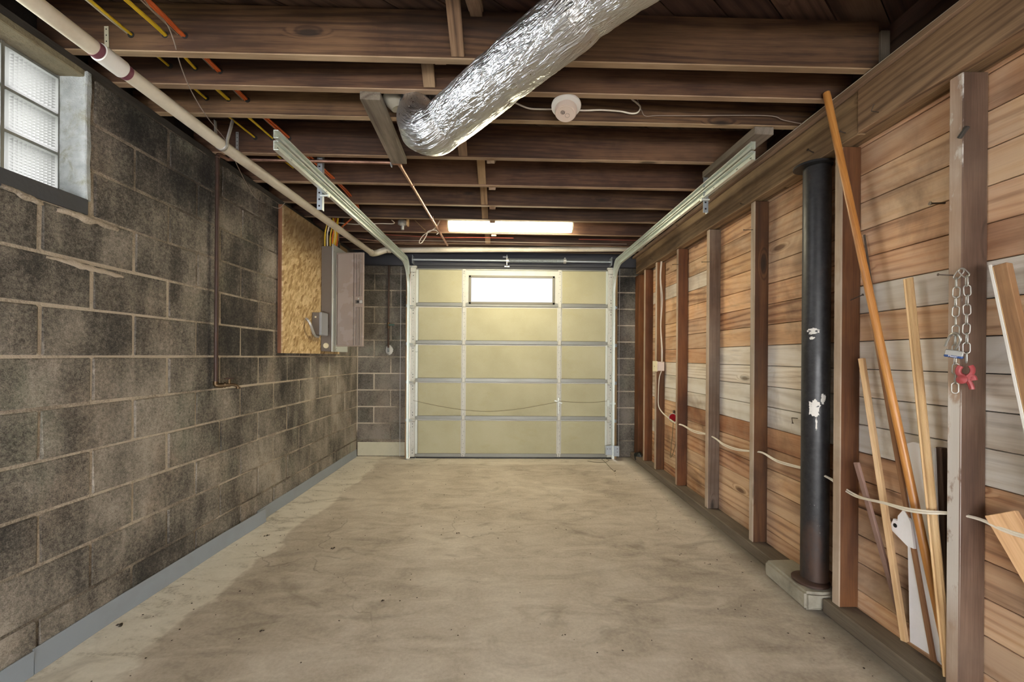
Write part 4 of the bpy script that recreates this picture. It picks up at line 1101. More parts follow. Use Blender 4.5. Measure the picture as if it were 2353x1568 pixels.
# ---- cables through the joists, left side, from the front to the panel
def runs(pix_y, dx=0.0, dz=0.0):
    return [onY(px, py, Y) + V((dx, 0, dz)) for px, py, Y in pix_y]
bundA = [(200, -4, 1.50), (300, 80, 1.725), (390, 152, 1.935), (474, 226, 2.165), (586, 317, 2.58), (672, 385, 2.99), (730, 428, 3.40), (762, 470, 3.76)]
bundB = [(283, -4, 1.50), (378, 80, 1.725), (448, 157, 1.935), (524, 228, 2.165), (624, 318, 2.58), (696, 383, 2.99), (748, 430, 3.40), (775, 470, 3.76)]
bundC = [(330, -10, 1.49), (424, 82, 1.725), (505, 164, 1.935), (568, 230, 2.165), (664, 318, 2.58), (765, 410, 2.99), (806, 452, 3.40), (822, 486, 3.76)]
def ext(b):
    P = runs(b); d = (P[1] - P[0]).normalized()
    return [P[0] - d * 0.9] + P
def cable(b, off, r, mat, label, sy=0.6, group=None, jit=0.004, end=None):
    P = ext(b)
    Q = []
    for i, p in enumerate(P):
        k = R.uniform(-1, 1)
        Q.append(p + V((off[0] + k * jit, 0, off[1] + R.uniform(-jit, jit))))
    if end: Q += [V(e) for e in end]
    bm = NB(); tube(bm, Q, r, 8, 4)
    return tag(obj('electrical_cable', bm, M[mat], None, True), label, 'cable', group)
PAN = V((-1.70, 4.12, 2.30))
def intopanel(k): return [(-1.66 + 0.01 * k, 4.02, 2.44), (-1.68, 4.06 + 0.018 * k, 2.36), (-1.70, 4.06 + 0.018 * k, 2.27)]
cable(bundA, (0.0, 0.0), 0.0052, 'yellow', 'yellow cable through the joist holes, nearest the drain pipe', end=intopanel(0))
cable(bundA, (-0.010, 0.006), 0.0042, 'white_c', 'white cable threaded beside the yellow cable nearest the drain pipe', end=intopanel(1))
cable(bundB, (0.0, 0.0), 0.0055, 'yellow', 'upper yellow cable of the middle pair through the joists', end=intopanel(2))
cable(bundB, (0.009, -0.004), 0.0052, 'yellow', 'lower yellow cable of the middle pair through the joists', end=intopanel(3))
cable(bundC, (0.004, 0.002), 0.0058, 'orange_c', 'orange cable through the joists, upper of the two', end=intopanel(4))
cable(bundC, (-0.006, -0.004), 0.0055, 'orange_c', 'orange cable through the joists, lower of the two', end=intopanel(5))
cable(bundC, (-0.022, 0.006), 0.003, 'gray_c', 'thin grey twisted wire beside the orange cables', jit=0.006, end=intopanel(6))
bm = NB(); tube(bm, [onY(315, -30, 1.4), onY(345, 18, 1.52), onY(380, 50, 1.62), onY(400, 95, 1.69), onY(415, 150, 1.80), onY(440, 210, 1.95), onY(475, 268, 2.1), onY(520, 325, 2.3), onY(545, 380, 2.5), onY(568, 425, 2.75), onY(590, 458, 2.95), onY(612, 468, 3.15), onX(640, 479, -1.79), onX(655, 466, -1.74)], 0.0021, 6, 5)
tag(obj('hanging_wire', bm, M['gray_c'], None, True), 'thin bare grey wire drooping past the drain pipe to the strand board', 'wire')
# tangle of further wires behind the track, in the bays before the door
for k, (mat, pix, lab) in enumerate((
    ('gray_c', [(700, 478, 3.5), (740, 486, 3.7), (790, 482, 3.74), (850, 470, 3.76)], 'grey-brown wire looping across the bay above the panel'),
    ('white_c', [(765, 511, 4.02), (820, 516, 4.05), (870, 514, 4.05), (905, 514, 4.06), (900, 506, 4.0)], 'pale wire with a doubled end left of the lamp box'),
    ('red_c', [(790, 528, 4.15), (822, 530, 4.2), (850, 526, 4.25), (875, 518, 4.3)], 'orange-brown cable curving beneath the far joist'),
    ('red_c', [(880, 537, 4.25), (960, 542, 4.3), (1020, 546, 4.3), (1090, 541, 4.3), (1180, 538, 4.3)], 'red-brown wire sagging beneath the joist left of the fluorescent light'),
    ('red_c', [(1330, 547, 4.3), (1400, 549, 4.3), (1470, 548, 4.3)], 'red-brown wire running to the girder right of the fluorescent light'),
    ('gray_c', [(860, 552, 4.45), (980, 553, 4.45), (1120, 556, 4.45), (1300, 559, 4.45), (1440, 561, 4.45)], 'thin grey wire strung across the bay before the cross pipe'),
    ('copper', [(770, 545, 4.1), (830, 549, 4.2), (920, 561, 4.5), (1030, 562, 4.55)], 'dull copper tube end lying behind the track'))):
    P = [onY(*q) for q in pix]
    for p in P: p.z = min(p.z, JZ(p.x) - 0.004) if k in (0, 3, 4, 5, 6) else p.z
    bm = NB(); tube(bm, P, 0.0045 if k in (1, 2, 6) else 0.003, 7, 4)
    tag(obj('loose_wire', bm, M[mat], None, True), lab, 'wire')

# ---- copper pipe: across from the wall, elbow, then along under the joists
ca = onZ(918, 378, 2.462); cb = onZ(1028, 564, 2.44)
cp = thing('copper_pipe', 'dull copper water pipe turning an elbow under the joists', 'pipe', ca)
c00 = V((-1.775, 2.645, 2.468))
ca2 = V((ca.x, 2.645, 2.462))
bm = NB(); cyl(bm, c00, ca2, 0.0105, 14); obj('cross_length', bm, M['copper'], cp, True)
dd = (cb - ca2).normalized()
bm = NB(); cyl(bm, ca2 + dd * 0.02, cb, 0.0105, 14); obj('long_length', bm, M['copper'], cp, True)
bm = NB(); sweep(bm, smoothpts([ca2 + V((-0.035, 0, 0)), ca2 + V((-0.012, 0.0, 0)), ca2 + dd * 0.012, ca2 + dd * 0.04], 5), circ(0.0135, 14)); obj('elbow', bm, M['copper'], cp, True)
for t in (0.18, 0.55):
    p = ca2.lerp(cb, t)
    bm = NB(); pr = [p + V((0.0135 * math.cos(a), 0, 0.0135 * math.sin(a))) for a in [PI + PI * k / 8 for k in range(9)]]
    sweep(bm, [p + V((-0.0135, 0, 0.02))] + pr + [p + V((0.0135, 0, 0.02))], [(0.001, -0.006), (0.001, 0.006), (-0.001, 0.006), (-0.001, -0.006)], (0, 0, 1)); obj('pipe_clip', bm, M['copper'], cp)
bm = NB(); pr = [ca2 + V((-0.045 + 0.0, -0.004 + 0.016 * math.cos(a), -0.012 + 0.016 * math.sin(a))) for a in [2 * PI * k / 14 for k in range(14)]]
sweep(bm, pr, circ(0.003, 6), None, True); obj('wire_hook', bm, M['galv_dull'], cp, True)
# ---- iron pipe and hose tap on the block wall
ip = thing('wall_water_pipe', 'brown water pipe down the block wall ending in a small hose tap', 'pipe', (XL + 0.025, 2.56, 1.05))
pw = onX(498, 620, XL + 0.028)
zb = onX(498, 884, XL + 0.028).z
bm = NB(); cyl(bm, (pw.x, pw.y, zb), (pw.x, pw.y, 2.455), 0.0115, 14); obj('riser', bm, M['iron'], ip, True)
bm = NB(); tube(bm, [(pw.x, pw.y, 2.44), (pw.x, pw.y + 0.01, 2.465), (pw.x + 0.012, pw.y + 0.05, 2.468), (pw.x + 0.02, 2.645, 2.468)], 0.0125, 12, 4); obj('top_elbow', bm, M['copper'], ip, True)
bm = NB(); tube(bm, [(pw.x, pw.y, zb + 0.02), (pw.x, pw.y, zb), (pw.x + 0.012, pw.y + 0.005, zb - 0.006), (pw.x + 0.03, pw.y + 0.02, zb - 0.006)], 0.0155, 12, 4); obj('elbow', bm, M['brass'], ip, True)
td = V((0.8, 0.6, 0)).normalized()
s0 = V((pw.x + 0.02, pw.y + 0.012, zb - 0.004))
bm = NB()
cyl(bm, s0, s0 + td * 0.05, 0.012, 12); cyl(bm, s0 + td * 0.018, s0 + td * 0.026, 0.017, 6)
tube(bm, [s0 + td * 0.04, s0 + td * 0.065, s0 + td * 0.085 + V((0, 0, -0.008)), s0 + td * 0.092 + V((0, 0, -0.022))], 0.0095, 10, 4)
cyl(bm, s0 + td * 0.045, s0 + td * 0.045 + V((0, 0, 0.035)), 0.008, 10); cyl(bm, s0 + td * 0.092 + V((0, 0, -0.014)), s0 + td * 0.092 + V((0, 0, -0.026)), 0.0125, 12)
tp = obj('hose_tap', bm, M['brass'], ip, True)
bm = NB(); c_ = s0 + td * 0.045 + V((0, 0, 0.04)); box(bm, c_, (0.055, 0.012, 0.007), Matrix.Rotation(0.6, 3, 'Z'), 0.003); box(bm, c_, (0.012, 0.05, 0.007), Matrix.Rotation(0.6, 3, 'Z'), 0.003); obj('tap_handle', bm, M['iron'], tp)

# ---- strand board backing on a timber frame
bo = thing('backing_board', 'tall strand board backing on brown timber fixed to the block wall', 'board', (XL + 0.04, 3.7, 1.25))
yo0, yo1 = onX(650, 640, XL + 0.044).y, 4.42
zo0, zo1 = onX(650, 812, XL + 0.044).z, 2.425
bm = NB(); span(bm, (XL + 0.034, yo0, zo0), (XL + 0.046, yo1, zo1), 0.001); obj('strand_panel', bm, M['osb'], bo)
for yy in (yo0 + 0.018, onX(741, 640, XL + .05).y + 0.0, 4.40):
    board('batten', (XL + 0.019, yy, zo0), (XL + 0.019, yy, zo1), 0.036, 0.032, (0, 1, 0), M['frame_brown'], bo)
# ---- breaker panel with its door swung open
BX = XL + 0.047
yb0, yb1 = onX(740, 640, BX + 0.045).y, 0
yb0 = 3.97; yb1 = 4.335
zb0, zb1 = 1.270, 2.275
bp = thing('breaker_panel', 'grey breaker panel with its taupe ribbed door swung open', 'electrical panel', (BX, 4.1, zb0))
bm = NB(); span(bm, (BX, yb0, zb0), (BX + 0.10, yb1, zb1), 0.004); obj('box', bm, M['boxgray'], bp)
bm = NB(); span(bm, (BX + 0.10, yb0 - 0.004, zb0 - 0.004), (BX + 0.112, yb1 + 0.012, zb1 + 0.02), 0.003); fl_ = obj('trim_flange', bm, M['flange'], bp)
bm = NB()
for yy in (yb0 + 0.02, yb1 - 0.01):
    for zz in (zb0 + 0.06, (zb0 + zb1) / 2, zb1 - 0.05): cyl(bm, (BX + 0.111, yy, zz), (BX + 0.117, yy, zz), 0.007, 8)
tag(obj('trim_screws', bm, M['strap'], bp), kind='stuff')
bm = NB(); span(bm, (BX + 0.02, yb0 - 0.002, zb0 + 0.05), (BX + 0.08, yb0 + 0.002, zb0 + 0.11)); 
bm.clear(); cyl(bm, (BX + 0.05, yb0 + 0.002, zb0 + 0.055), (BX + 0.05, yb0 - 0.003, zb0 + 0.055), 0.026, 20); obj('knockout', bm, M['ivory'], bp)
# door: hinge at near edge, swings into the room
h0 = V((BX + 0.118, yb0 + 0.055, 0)); zd0, zd1 = 1.318, 2.225
h1 = onY(838, 690, yb0 + 0.05); h1 = V((h1.x, yb0 + 0.02, 0))
dvx = (h1 - h0).normalized(); dn = V((-dvx.y, dvx.x, 0)) * -1
if dn.y > 0: dn = -dn
Ld = (h1 - h0).length
ang = math.atan2(dvx.y, dvx.x)
Rz = Matrix.Rotation(ang, 3, 'Z')
bm = NB(); box(bm, (h0 + dvx * Ld / 2 - dn * 0.008) + V((0, 0, (zd0 + zd1) / 2)), (Ld, 0.016, zd1 - zd0), Rz, 0.005); pdr = obj('panel_door', bm, M['panelgray'], bp)
bm = NB()
def rib(x0, x1, z0, z1, t=0.007):
    box(bm, h0 + dvx * ((x0 + x1) / 2) + dn * (t / 2) + V((0, 0, (z0 + z1) / 2)), (x1 - x0, t, z1 - z0), Rz, 0.0018)
zm = onY(825, 693, yb0).z
for fx in (0.70, 0.82):
    for a, b in ((zm + 0.05, zd1 - 0.02), (zd0 + 0.015, zm - 0.05)):
        rib(Ld * fx, Ld * (fx + 0.035), a, b); rib(Ld * (fx + 0.07), Ld * (fx + 0.105), a, b)
rib(Ld * 0.03, Ld * 0.05, zd0 + 0.01, zd1 - 0.01); rib(Ld * 0.62, Ld * 0.64, zd0 + 0.01, zd1 - 0.01)
rib(Ld * 0.03, Ld * 0.64, zd0 + 0.01, zd0 + 0.016); rib(Ld * 0.03, Ld * 0.64, zd1 - 0.018, zd1 - 0.012)
tag(obj('pressed_ribs', bm, M['panelgray'], pdr), kind='stuff')
bm = NB()
for fx in (0.70, 0.82):
    for a, b in ((zm + 0.05, zd1 - 0.02), (zd0 + 0.015, zm - 0.05)):
        for q in (0.036, 0.062, 0.106): rib(Ld * (fx + q), Ld * (fx + q) + 0.0035, a, b, 0.001)
rib(Ld * 0.645, Ld * 0.66, zd0 + 0.01, zd1 - 0.01, 0.001); rib(Ld * 0.052, Ld * 0.062, zd0 + 0.02, zd1 - 0.02, 0.001)
tag(obj('rib_shade_strips', bm, M['boxgray'], pdr), kind='stuff')  # thin dark strips painting the shade beside the ribs
bm = NB(); box(bm, h0 + dvx * (Ld * 0.84) + dn * 0.002 + V((0, 0, zm)), (Ld * 0.27, 0.006, 0.036), Rz, 0.002); obj('latch_recess', bm, M['boxgray'], pdr)
bm = NB(); box(bm, h0 + dvx * (Ld * 0.80) + dn * 0.006 + V((0, 0, zm)), (Ld * 0.08, 0.006, 0.022), Rz, 0.002); obj('latch', bm, M['blackmetal'], pdr)
bm = NB(); box(bm, h0 + dvx * (Ld * 0.91) + dn * 0.006 + V((0, 0, zm)), (Ld * 0.10, 0.004, 0.028), Rz, 0.001); obj('latch_plate', bm, M['strap'], pdr)
bm = NB(); box(bm, h0 + dvx * (Ld * 0.82) + dn * 0.002 + V((0, 0, zm + 0.03)), (0.011, 0.004, 0.011), Rz, 0.001); obj('maker_badge', bm, M['flange'], pdr)
# bundle of cables down into the panel
for k, (mat, x, y, bow) in enumerate((('yellow', -1.735, 3.99, 0.02), ('white_c', -1.725, 4.02, 0.035), ('yellow', -1.71, 4.05, 0.02), ('orange_c', -1.70, 4.08, 0.03), ('white_c', -1.695, 4.12, 0.04), ('black_c', -1.69, 4.20, 0.06))):
    bm = NB(); tube(bm, [(x + 0.06, y - 0.10 + bow, 2.62), (x + 0.045, y - 0.06, 2.48), (x + 0.02, y - 0.03 - bow * 0.4, 2.40), (x, y, 2.33), (x, y + 0.004, 2.26)], 0.0062 if mat != 'black_c' else 0.014, 8, 5)
    tag(obj('panel_cable', bm, M[mat], None, True), ('yellow cable entering the breaker panel at its near corner', 'white cable entering the breaker panel behind the nearest yellow one', 'second yellow cable entering the breaker panel top', 'orange cable entering the breaker panel top', 'white cable entering the breaker panel beside the thick black one', 'thick black service cable curving into the breaker panel')[k], 'cable')
board('cleat', (XL + 0.03, 4.40, 2.36), (XL + 0.03, 4.60, 2.36), 0.09, 0.04, (0, 0, 1), M['jamb'], bo)
# ---- small disconnect box with armoured cable
sbx = thing('switch_box', 'small grey disconnect box on the strand board beside the panel', 'electrical box', (BX, 3.82, 1.45))
ya = onX(722, 740, BX + 0.02).y
za, zb_ = onX(737, 770, BX + 0.08).z, onX(737, 718, BX + 0.08).z
yb_ = ya + 0.135
bm = NB(); span(bm, (BX, ya, za), (BX + 0.065, yb_, zb_), 0.003); obj('back_box', bm, M['boxgray'], sbx)
bm = NB(); span(bm, (BX + 0.063, ya - 0.004, za - 0.004), (BX + 0.088, yb_ + 0.004, zb_ + 0.004), 0.007); obj('cover', bm, M['steelbox'], sbx)
bm = NB(); span(bm, (BX + 0.025, ya - 0.003, zb_ - 0.05), (BX + 0.04, ya + 0.002, zb_ - 0.035)); obj('label_sticker', bm, M['ivory'], sbx)
bm = NB(); cyl(bm, (BX + 0.08, yb_, (za + zb_) / 2 - 0.02), (BX + 0.08, yb_ + 0.012, (za + zb_) / 2 - 0.02), 0.006, 8); box(bm, (BX + 0.086, yb_ + 0.008, (za + zb_) / 2 - 0.015), (0.012, 0.006, 0.03), None, 0.002); obj('latch_tab', bm, M['nail'], sbx)
P = smoothpts([onX(704, 733, BX + 0.004), onX(708, 737, BX + 0.03), onX(714, 748, BX + 0.05), onX(719, 762, BX + 0.05), onX(724, 772, BX + 0.035), onX(732, 774, BX + 0.02)], 14)
bm = NB(); sweep(bm, P, circ(0.0105, 12), scale=[1.0 + 0.14 * (i % 2) for i in range(len(P))]); obj('armoured_cable', bm, M['strap'], sbx, True)

# ---- pipe with a valve on the far wall
vp = thing('valve_pipe', 'dark pipe with a valve on the far wall beside the panel', 'pipe', onY(893, 810, YB - 0.03))
vx = onY(893, 700, YB - 0.03)
zt_, zbm = onY(893, 600, YB - 0.03).z, onY(893, 806, YB - 0.03).z
bm = NB(); cyl(bm, (vx.x, YB - 0.03, zbm), (vx.x, YB - 0.03, zt_ + 0.06), 0.011, 12); obj('riser', bm, M['iron'], vp, True)
zv = onY(893, 748, YB - 0.03).z
bm = NB(); cyl(bm, (vx.x, YB - 0.03, zv - 0.035), (vx.x, YB - 0.03, zv + 0.035), 0.018, 12); cyl(bm, (vx.x, YB - 0.03, zv), (vx.x + 0.02, YB - 0.055, zv), 0.012, 10); obj('valve_body', bm, M['brass'], vp, True)
bm = NB(); box(bm, (vx.x + 0.045, YB - 0.06, zv + 0.004), (0.07, 0.006, 0.018), None, 0.002); obj('lever', bm, plain('green_valve_lever', (0.03, 0.085, 0.07), 0.5, 0, 0.1, 10, 0), vp)
bm = NB(); bmesh.ops.create_icosphere(bm, subdivisions=3, radius=0.055, matrix=Matrix.Translation((vx.x + 0.004, YB + 0.005, zbm + 0.005)) @ Matrix.Diagonal((0.85, 0.45, 1.1, 1)))
for v in bm.verts: v.co += mnoise.noise_vector(v.co * 40) * 0.01
obj('mortar_patch', bm, M['plaster'], vp, True)
bm = NB(); cyl(bm, (vx.x, YB - 0.03, zbm + 0.03), (vx.x + 0.01, YB - 0.06, zbm - 0.01), 0.012, 10); obj('foot_elbow', bm, M['galv_dull'], vp, True)

# ---- lamp holder box and looped flex under the far joists
jb = thing('junction_box', 'small metal ceiling box with a capped bulb holder left of the light', 'junction box', onY(928, 518, 4.15))
c_ = onY(925, 513, 4.14)
bm = NB(); lathe(bm, [(0.046, 0.0), (0.046, -0.035), (0.03, -0.045), (0.018, -0.05), (0.016, -0.085), (0.0, -0.087)], c_ + V((0, 0, 0.02)), (0, 0, 1), 12); obj('box', bm, M['strap'], jb)
bm = NB(); span(bm, (c_.x + 0.046, 4.10, c_.z - 0.03), (c_.x + 0.062, 4.155, c_.z + 0.04), 0.002); obj('wood_cleat', bm, M['pale'], jb)
loopY = 4.0
bm = NB()
tube(bm, [onY(px, py, loopY) for px, py in ((1011, 507), (1003, 521), (990, 531), (974, 540), (965, 552), (964, 559), (970, 557), (980, 541), (984, 532), (1000, 529), (1007, 535), (1003, 539))], 0.0042, 7, 5)
tag(obj('looped_flex', bm, M['white_c'], None, True), 'white flex tied in a hanging loop beside the copper pipe', 'cable')
bm = NB(); tube(bm, [onY(px, py, 4.08) for px, py in ((953, 506), (965, 518), (978, 530))], 0.003, 6, 4); tag(obj('loose_wire', bm, M['jamb'], None, True), 'short tan wire behind the looped flex', 'wire')

# ---- steel post on its concrete footing
PX_, PY_ = 1.597, 2.10
ft = NB()
FX0, FX1, FY0, FY1, FZ = 1.475, 1.659, 1.985, 2.345, 0.088
prism(ft, [(FX0, FY0 + 0.01, 0), (FX1, FY0 - 0.0, 0), (FX1, FY1, 0), (FX0 + 0.01, FY1 - 0.02, 0)], (0, 0, FZ))
bmesh.ops.bevel(ft, geom=ft.edges[:], offset=0.012, segments=2, affect='EDGES')
bmesh.ops.subdivide_edges(ft, edges=ft.edges[:], cuts=3, use_grid_fill=True)
for v in ft.verts:
    if v.co.z > 0.005: v.co += mnoise.noise_vector(v.co * 14) * 0.007
fo = tag(obj('concrete_footing', ft, M['concrete'], None, False), 'rough grey concrete footing block under the black steel post', 'footing')
po = thing('steel_post', 'black round steel post with white paint patches holding up the girder', 'post', (PX_, PY_, FZ))
bm = NB(); cyl(bm, (PX_, PY_, FZ + 0.02), (PX_, PY_, ZG - 0.016), 0.061, 40); obj('shaft', bm, M['post'], po, True)
bm = NB(); lathe(bm, [(0.056, 0.0), (0.085, 0.0), (0.085, 0.01), (0.056, 0.012)], (PX_ - 0.026, PY_ - 0.005, ZG - 0.016), (0, 0, 1), 36); obj('cap_plate', bm, M['blackmetal'], po, True)
bm = NB(); lathe(bm, [(0.04, 0.018), (0.078, 0.014), (0.083, 0.010), (0.083, 0.0), (0.04, 0.0)], (PX_ - 0.020, PY_, FZ + 0.002), (0, 0, 1), 36); obj('base_flange', bm, M['iron'], po, True)
def patch(px, py, w_, h_, seed):
    c = onY(px, py, PY_ - 0.055); a0 = math.atan2(c.y - PY_ - 0.0, c.x - PX_)
    d = ray(px, py); 
    # where the sight line meets the shaft
    A_ = d.x ** 2 + d.y ** 2; B_ = 2 * (d.x * (CAM.x - PX_) + d.y * (CAM.y - PY_)); C_ = (CAM.x - PX_) ** 2 + (CAM.y - PY_) ** 2 - 0.0616 ** 2
    t = (-B_ - math.sqrt(max(B_ * B_ - 4 * A_ * C_, 0))) / (2 * A_); p = CAM + d * t
    a0 = math.atan2(p.y - PY_, p.x - PX_)
    bm = NB(); c0_ = None; ring = []
    n = 44
    ctr = bm.verts.new((PX_ + 0.0622 * math.cos(a0), PY_ + 0.0622 * math.sin(a0), p.z))
    for k in range(n):
        th = 2 * PI * k / n; rr = 1 + 0.5 * mnoise.noise(V((math.cos(th) * 1.7, math.sin(th) * 1.7, seed))) + 0.45 * mnoise.noise(V((math.cos(th) * 5, math.sin(th) * 5, seed)))
        da = w_ / 0.061 * 0.5 * math.cos(th) * rr; dz = h_ * 0.5 * math.sin(th) * rr
        ring.append(bm.verts.new((PX_ + 0.0618 * math.cos(a0 + da), PY_ + 0.0618 * math.sin(a0 + da), p.z + dz)))
    for k in range(n): bm.faces.new((ctr, ring[k], ring[(k + 1) % n]))
    obj('paint_patch', bm, M['paint'], po, True)
patch(1871, 937, 0.05, 0.075, 3.1); patch(1868, 761, 0.05, 0.03, 9.7); patch(1892, 917, 0.022, 0.05, 5.2); patch(1866, 777, 0.02, 0.014, 2.2); patch(1876, 975, 0.008, 0.06, 7.7)

# ---- outlet box and the white cables stapled through the studs
ob = thing('outlet_box', 'ivory-plated outlet box on a stud near the far end', 'outlet', onX(1516, 842, 1.56))
oz0, oz1 = onX(1503, 854, 1.56).z, onX(1503, 830, 1.56).z
oy = 4.274
bm = NB(); span(bm, (1.575, oy - 0.045, oz0 + 0.008), (1.640, oy - 0.002, oz1 - 0.006), 0.003); span(bm, (1.565, oy - 0.05, oz0 + 0.005), (1.572, oy + 0.065, oz1 - 0.004)); obj('back_box', bm, M['detector'], ob)
bm = NB(); span(bm, (1.556, oy - 0.052, oz0), (1.566, oy + 0.068, oz1), 0.003); obj('cover_plate', bm, M['ivory'], ob)
bm = NB(); cyl(bm, (1.557, oy + 0.008, (oz0 + oz1) / 2), (1.554, oy + 0.008, (oz0 + oz1) / 2), 0.005, 8); obj('plate_screw', bm, M['nail'], ob)
ux = 1.612
for k, off in enumerate((0.0, 0.007)):
    P = [onY(1519 + off * 300, 606, 4.262), onY(1517 + off * 200, 640, 4.262), onY(1519.5 + off * 420, 690, 4.262), onY(1518 + off * 100, 750, 4.262), onY(1520 + off * 300, 800, 4.262), onY(1520 + off * 300, 832, 4.262)]
    P[0].z += 0.03
    bm = NB(); tube(bm, P, 0.0042, 7, 4)
    tag(obj('riser_cable', bm, M['white_c'], None, True), ('white cable rising from the outlet box to the girder, far strand', 'white cable rising from the outlet box to the girder, near strand')[k], 'cable')
for k, off in enumerate((0.0, 1.0)):
    pix = [(1520, 852, 4.262), (1515, 868, 4.255), (1513, 900, 4.25), (1513, 930, 4.25), (1520, 945, 4.22), (1533, 958, 4.10), (1552, 972, 3.80)]
    P = [onY(a, b + off * 1.5, Y) for a, b, Y in pix]
    drop = [(1569, 977, 3.735), (1590, 988, 3.60), (1605, 993, 3.45), (1625, 998, 3.22), (1645, 1008, 3.165), (1662, 1020, 3.05), (1690, 1031, 2.85), (1728, 1037, 2.62), (1752, 1040, 2.582), (1785, 1058, 2.45), (1825, 1070, 2.28), (1866, 1081, 2.14), (1905, 1098, 2.02), (1930, 1115, 1.955), (1960, 1134, 1.905), (1985, 1145, 1.84), (2030, 1155, 1.74), (2080, 1168, 1.63), (2130, 1175, 1.54), (2195, 1180, 1.45), (2252, 1193, 1.395), (2300, 1213, 1.30), (2353, 1231, 1.22), (2430, 1250, 1.1)]
    for i, (a, b, Y) in enumerate(drop):
        sag = off * (3.5 if i % 4 in (1, 2) else 1.5)
        xx_ = {15: 1.590, 16: 1.572, 17: 1.562, 18: 1.566, 19: 1.596}.get(i, 1.604)
        p = onX(a, b + sag * (1.0 + 0.4 * (a > 1900)), xx_ - 0.004 * off)
        P.append(p)
    bm = NB(); tube(bm, P, 0.0040, 7, 4)
    tag(obj('wall_cable', bm, M['white_c'], None, True), ('upper of two white cables threaded through the wall studs', 'lower of two white cables threaded through the wall studs')[k], 'cable')
# ---- red reflector and cord loop by the outlet
rr0 = onX(1551, 960, 1.655)
rt = thing('red_reflector', 'round red reflector hung on the boards beneath the outlet box', 'reflector', rr0)
nrm = V((-0.75, -0.65, 0.0)).normalized()
bm = NB(); lathe(bm, [(0.042, 0.0), (0.045, 0.006), (0.041, 0.010), (0.041, 0.007)], rr0 + nrm * 0.03, nrm, 28); obj('rim', bm, M['strap'], rt, True)
bm = NB(); lathe(bm, [(0.0405, 0.004), (0.036, 0.012), (0.02, 0.017), (0.0, 0.018)], rr0 + nrm * 0.03, nrm, 28); obj('lens', bm, M['red'], rt, True)
bm = NB(); box(bm, rr0 + nrm * 0.02 + V((0, 0, 0.055)), (0.02, 0.02, 0.035), None, 0.004); obj('bracket', bm, M['nail'], rt)
bm = NB(); tube(bm, [onX(1547, 972, 1.645), onX(1545, 1000, 1.648), onX(1542, 1030, 1.65), onX(1540, 1050, 1.65), onX(1544, 1048, 1.65), onX(1550, 1030, 1.648), onX(1554, 1008, 1.645), onX(1556, 985, 1.63)], 0.003, 6, 5)
tag(obj('cord_loop', bm, M['cord'], None, True), 'thin dark cord loop hanging beneath the red reflector', 'cord')
# ---- crumpled black bag in the far corner, gate plate on the track
bg = NB(); cb_ = onZ(1456, 1046, 0.03); bmesh.ops.create_icosphere(bg, subdivisions=4, radius=0.06, matrix=Matrix.Translation((cb_.x, 4.86, 0.055)) @ Matrix.Diagonal((0.9, 0.8, 0.95, 1)))
for v in bg.verts:
    v.co += mnoise.noise_vector(v.co * 22) * 0.02; v.co.z = max(v.co.z, 0.001)
tag(obj('black_bag', bg, M['bag'], None, True), 'crumpled black plastic scrap on the floor in the far corner', 'bag')
bt = thing('bottom_bracket', 'grey steel bottom bracket at the foot of the door track', 'bracket', onY(1405, 1035, 4.93))
p0, p1 = onY(1388, 1042, 4.915), onY(1420, 1026, 4.915)
bm = NB(); span(bm, (TXR - 0.10, 4.905, p0.z - 0.02), (TXR + 0.0, 4.91, p1.z + 0.01), 0.002); span(bm, (TXR - 0.005, 4.88, p0.z - 0.03), (TXR + 0.055, 4.888, p1.z + 0.012), 0.003); span(bm, (TXR - 0.008, 4.88, p0.z - 0.03), (TXR - 0.002, 4.91, p1.z + 0.012)); obj('plate', bm, M['galv_dull'], bt)
bm = NB()
for dx, dz in ((0.03, 0.02), (0.03, -0.02), (-0.05, 0.012), (-0.08, 0.012)): cyl(bm, (TXR + dx, 4.878 if dx > 0 else 4.903, (p0.z + p1.z) / 2 + dz), (TXR + dx, 4.884 if dx > 0 else 4.906, (p0.z + p1.z) / 2 + dz), 0.005, 6)
tag(obj('bolts', bm, M['nail'], bt), kind='stuff')
bm = NB(); tube(bm, [onZ(1350, 1060, 0.004), onZ(1370, 1063, 0.004), onZ(1392, 1062, 0.004), onZ(1398, 1057, 0.006), onZ(1380, 1052, 0.006), onZ(1392, 1064, 0.004), onZ(1402, 1075, 0.004), onZ(1412, 1084, 0.005)], 0.0025, 6, 5)
tag(obj('floor_cord', bm, M['cord'], None, True), 'thin cord lying on the floor under the door corner', 'cord')
bm = NB(); tube(bm, [(DL - 0.05, 4.955, 0.006), (DL - 0.03, 4.93, 0.004), (DL + 0.01, 4.925, 0.004), (DL + 0.06, 4.94, 0.005), (DL + 0.08, 4.955, 0.02)], 0.0025, 6, 5)
tag(obj('floor_cord', bm, M['galv_dull'], None, True), 'loose steel cable end on the floor beneath the door track by the block wall', 'cord')

# ---- sticks and boards leaning in the bay between the two nearest studs
ZSILL = 0.0695
def stick(name, label, cat, A, B, w_, t_, side, mat, parent=None):
    o = board(name, A, B, w_, t_, side, M[mat], parent, 0.0015)
    return tag(o, label, cat)
def sillpt(px, py, zz=ZSILL): return onZ(px, py, zz)
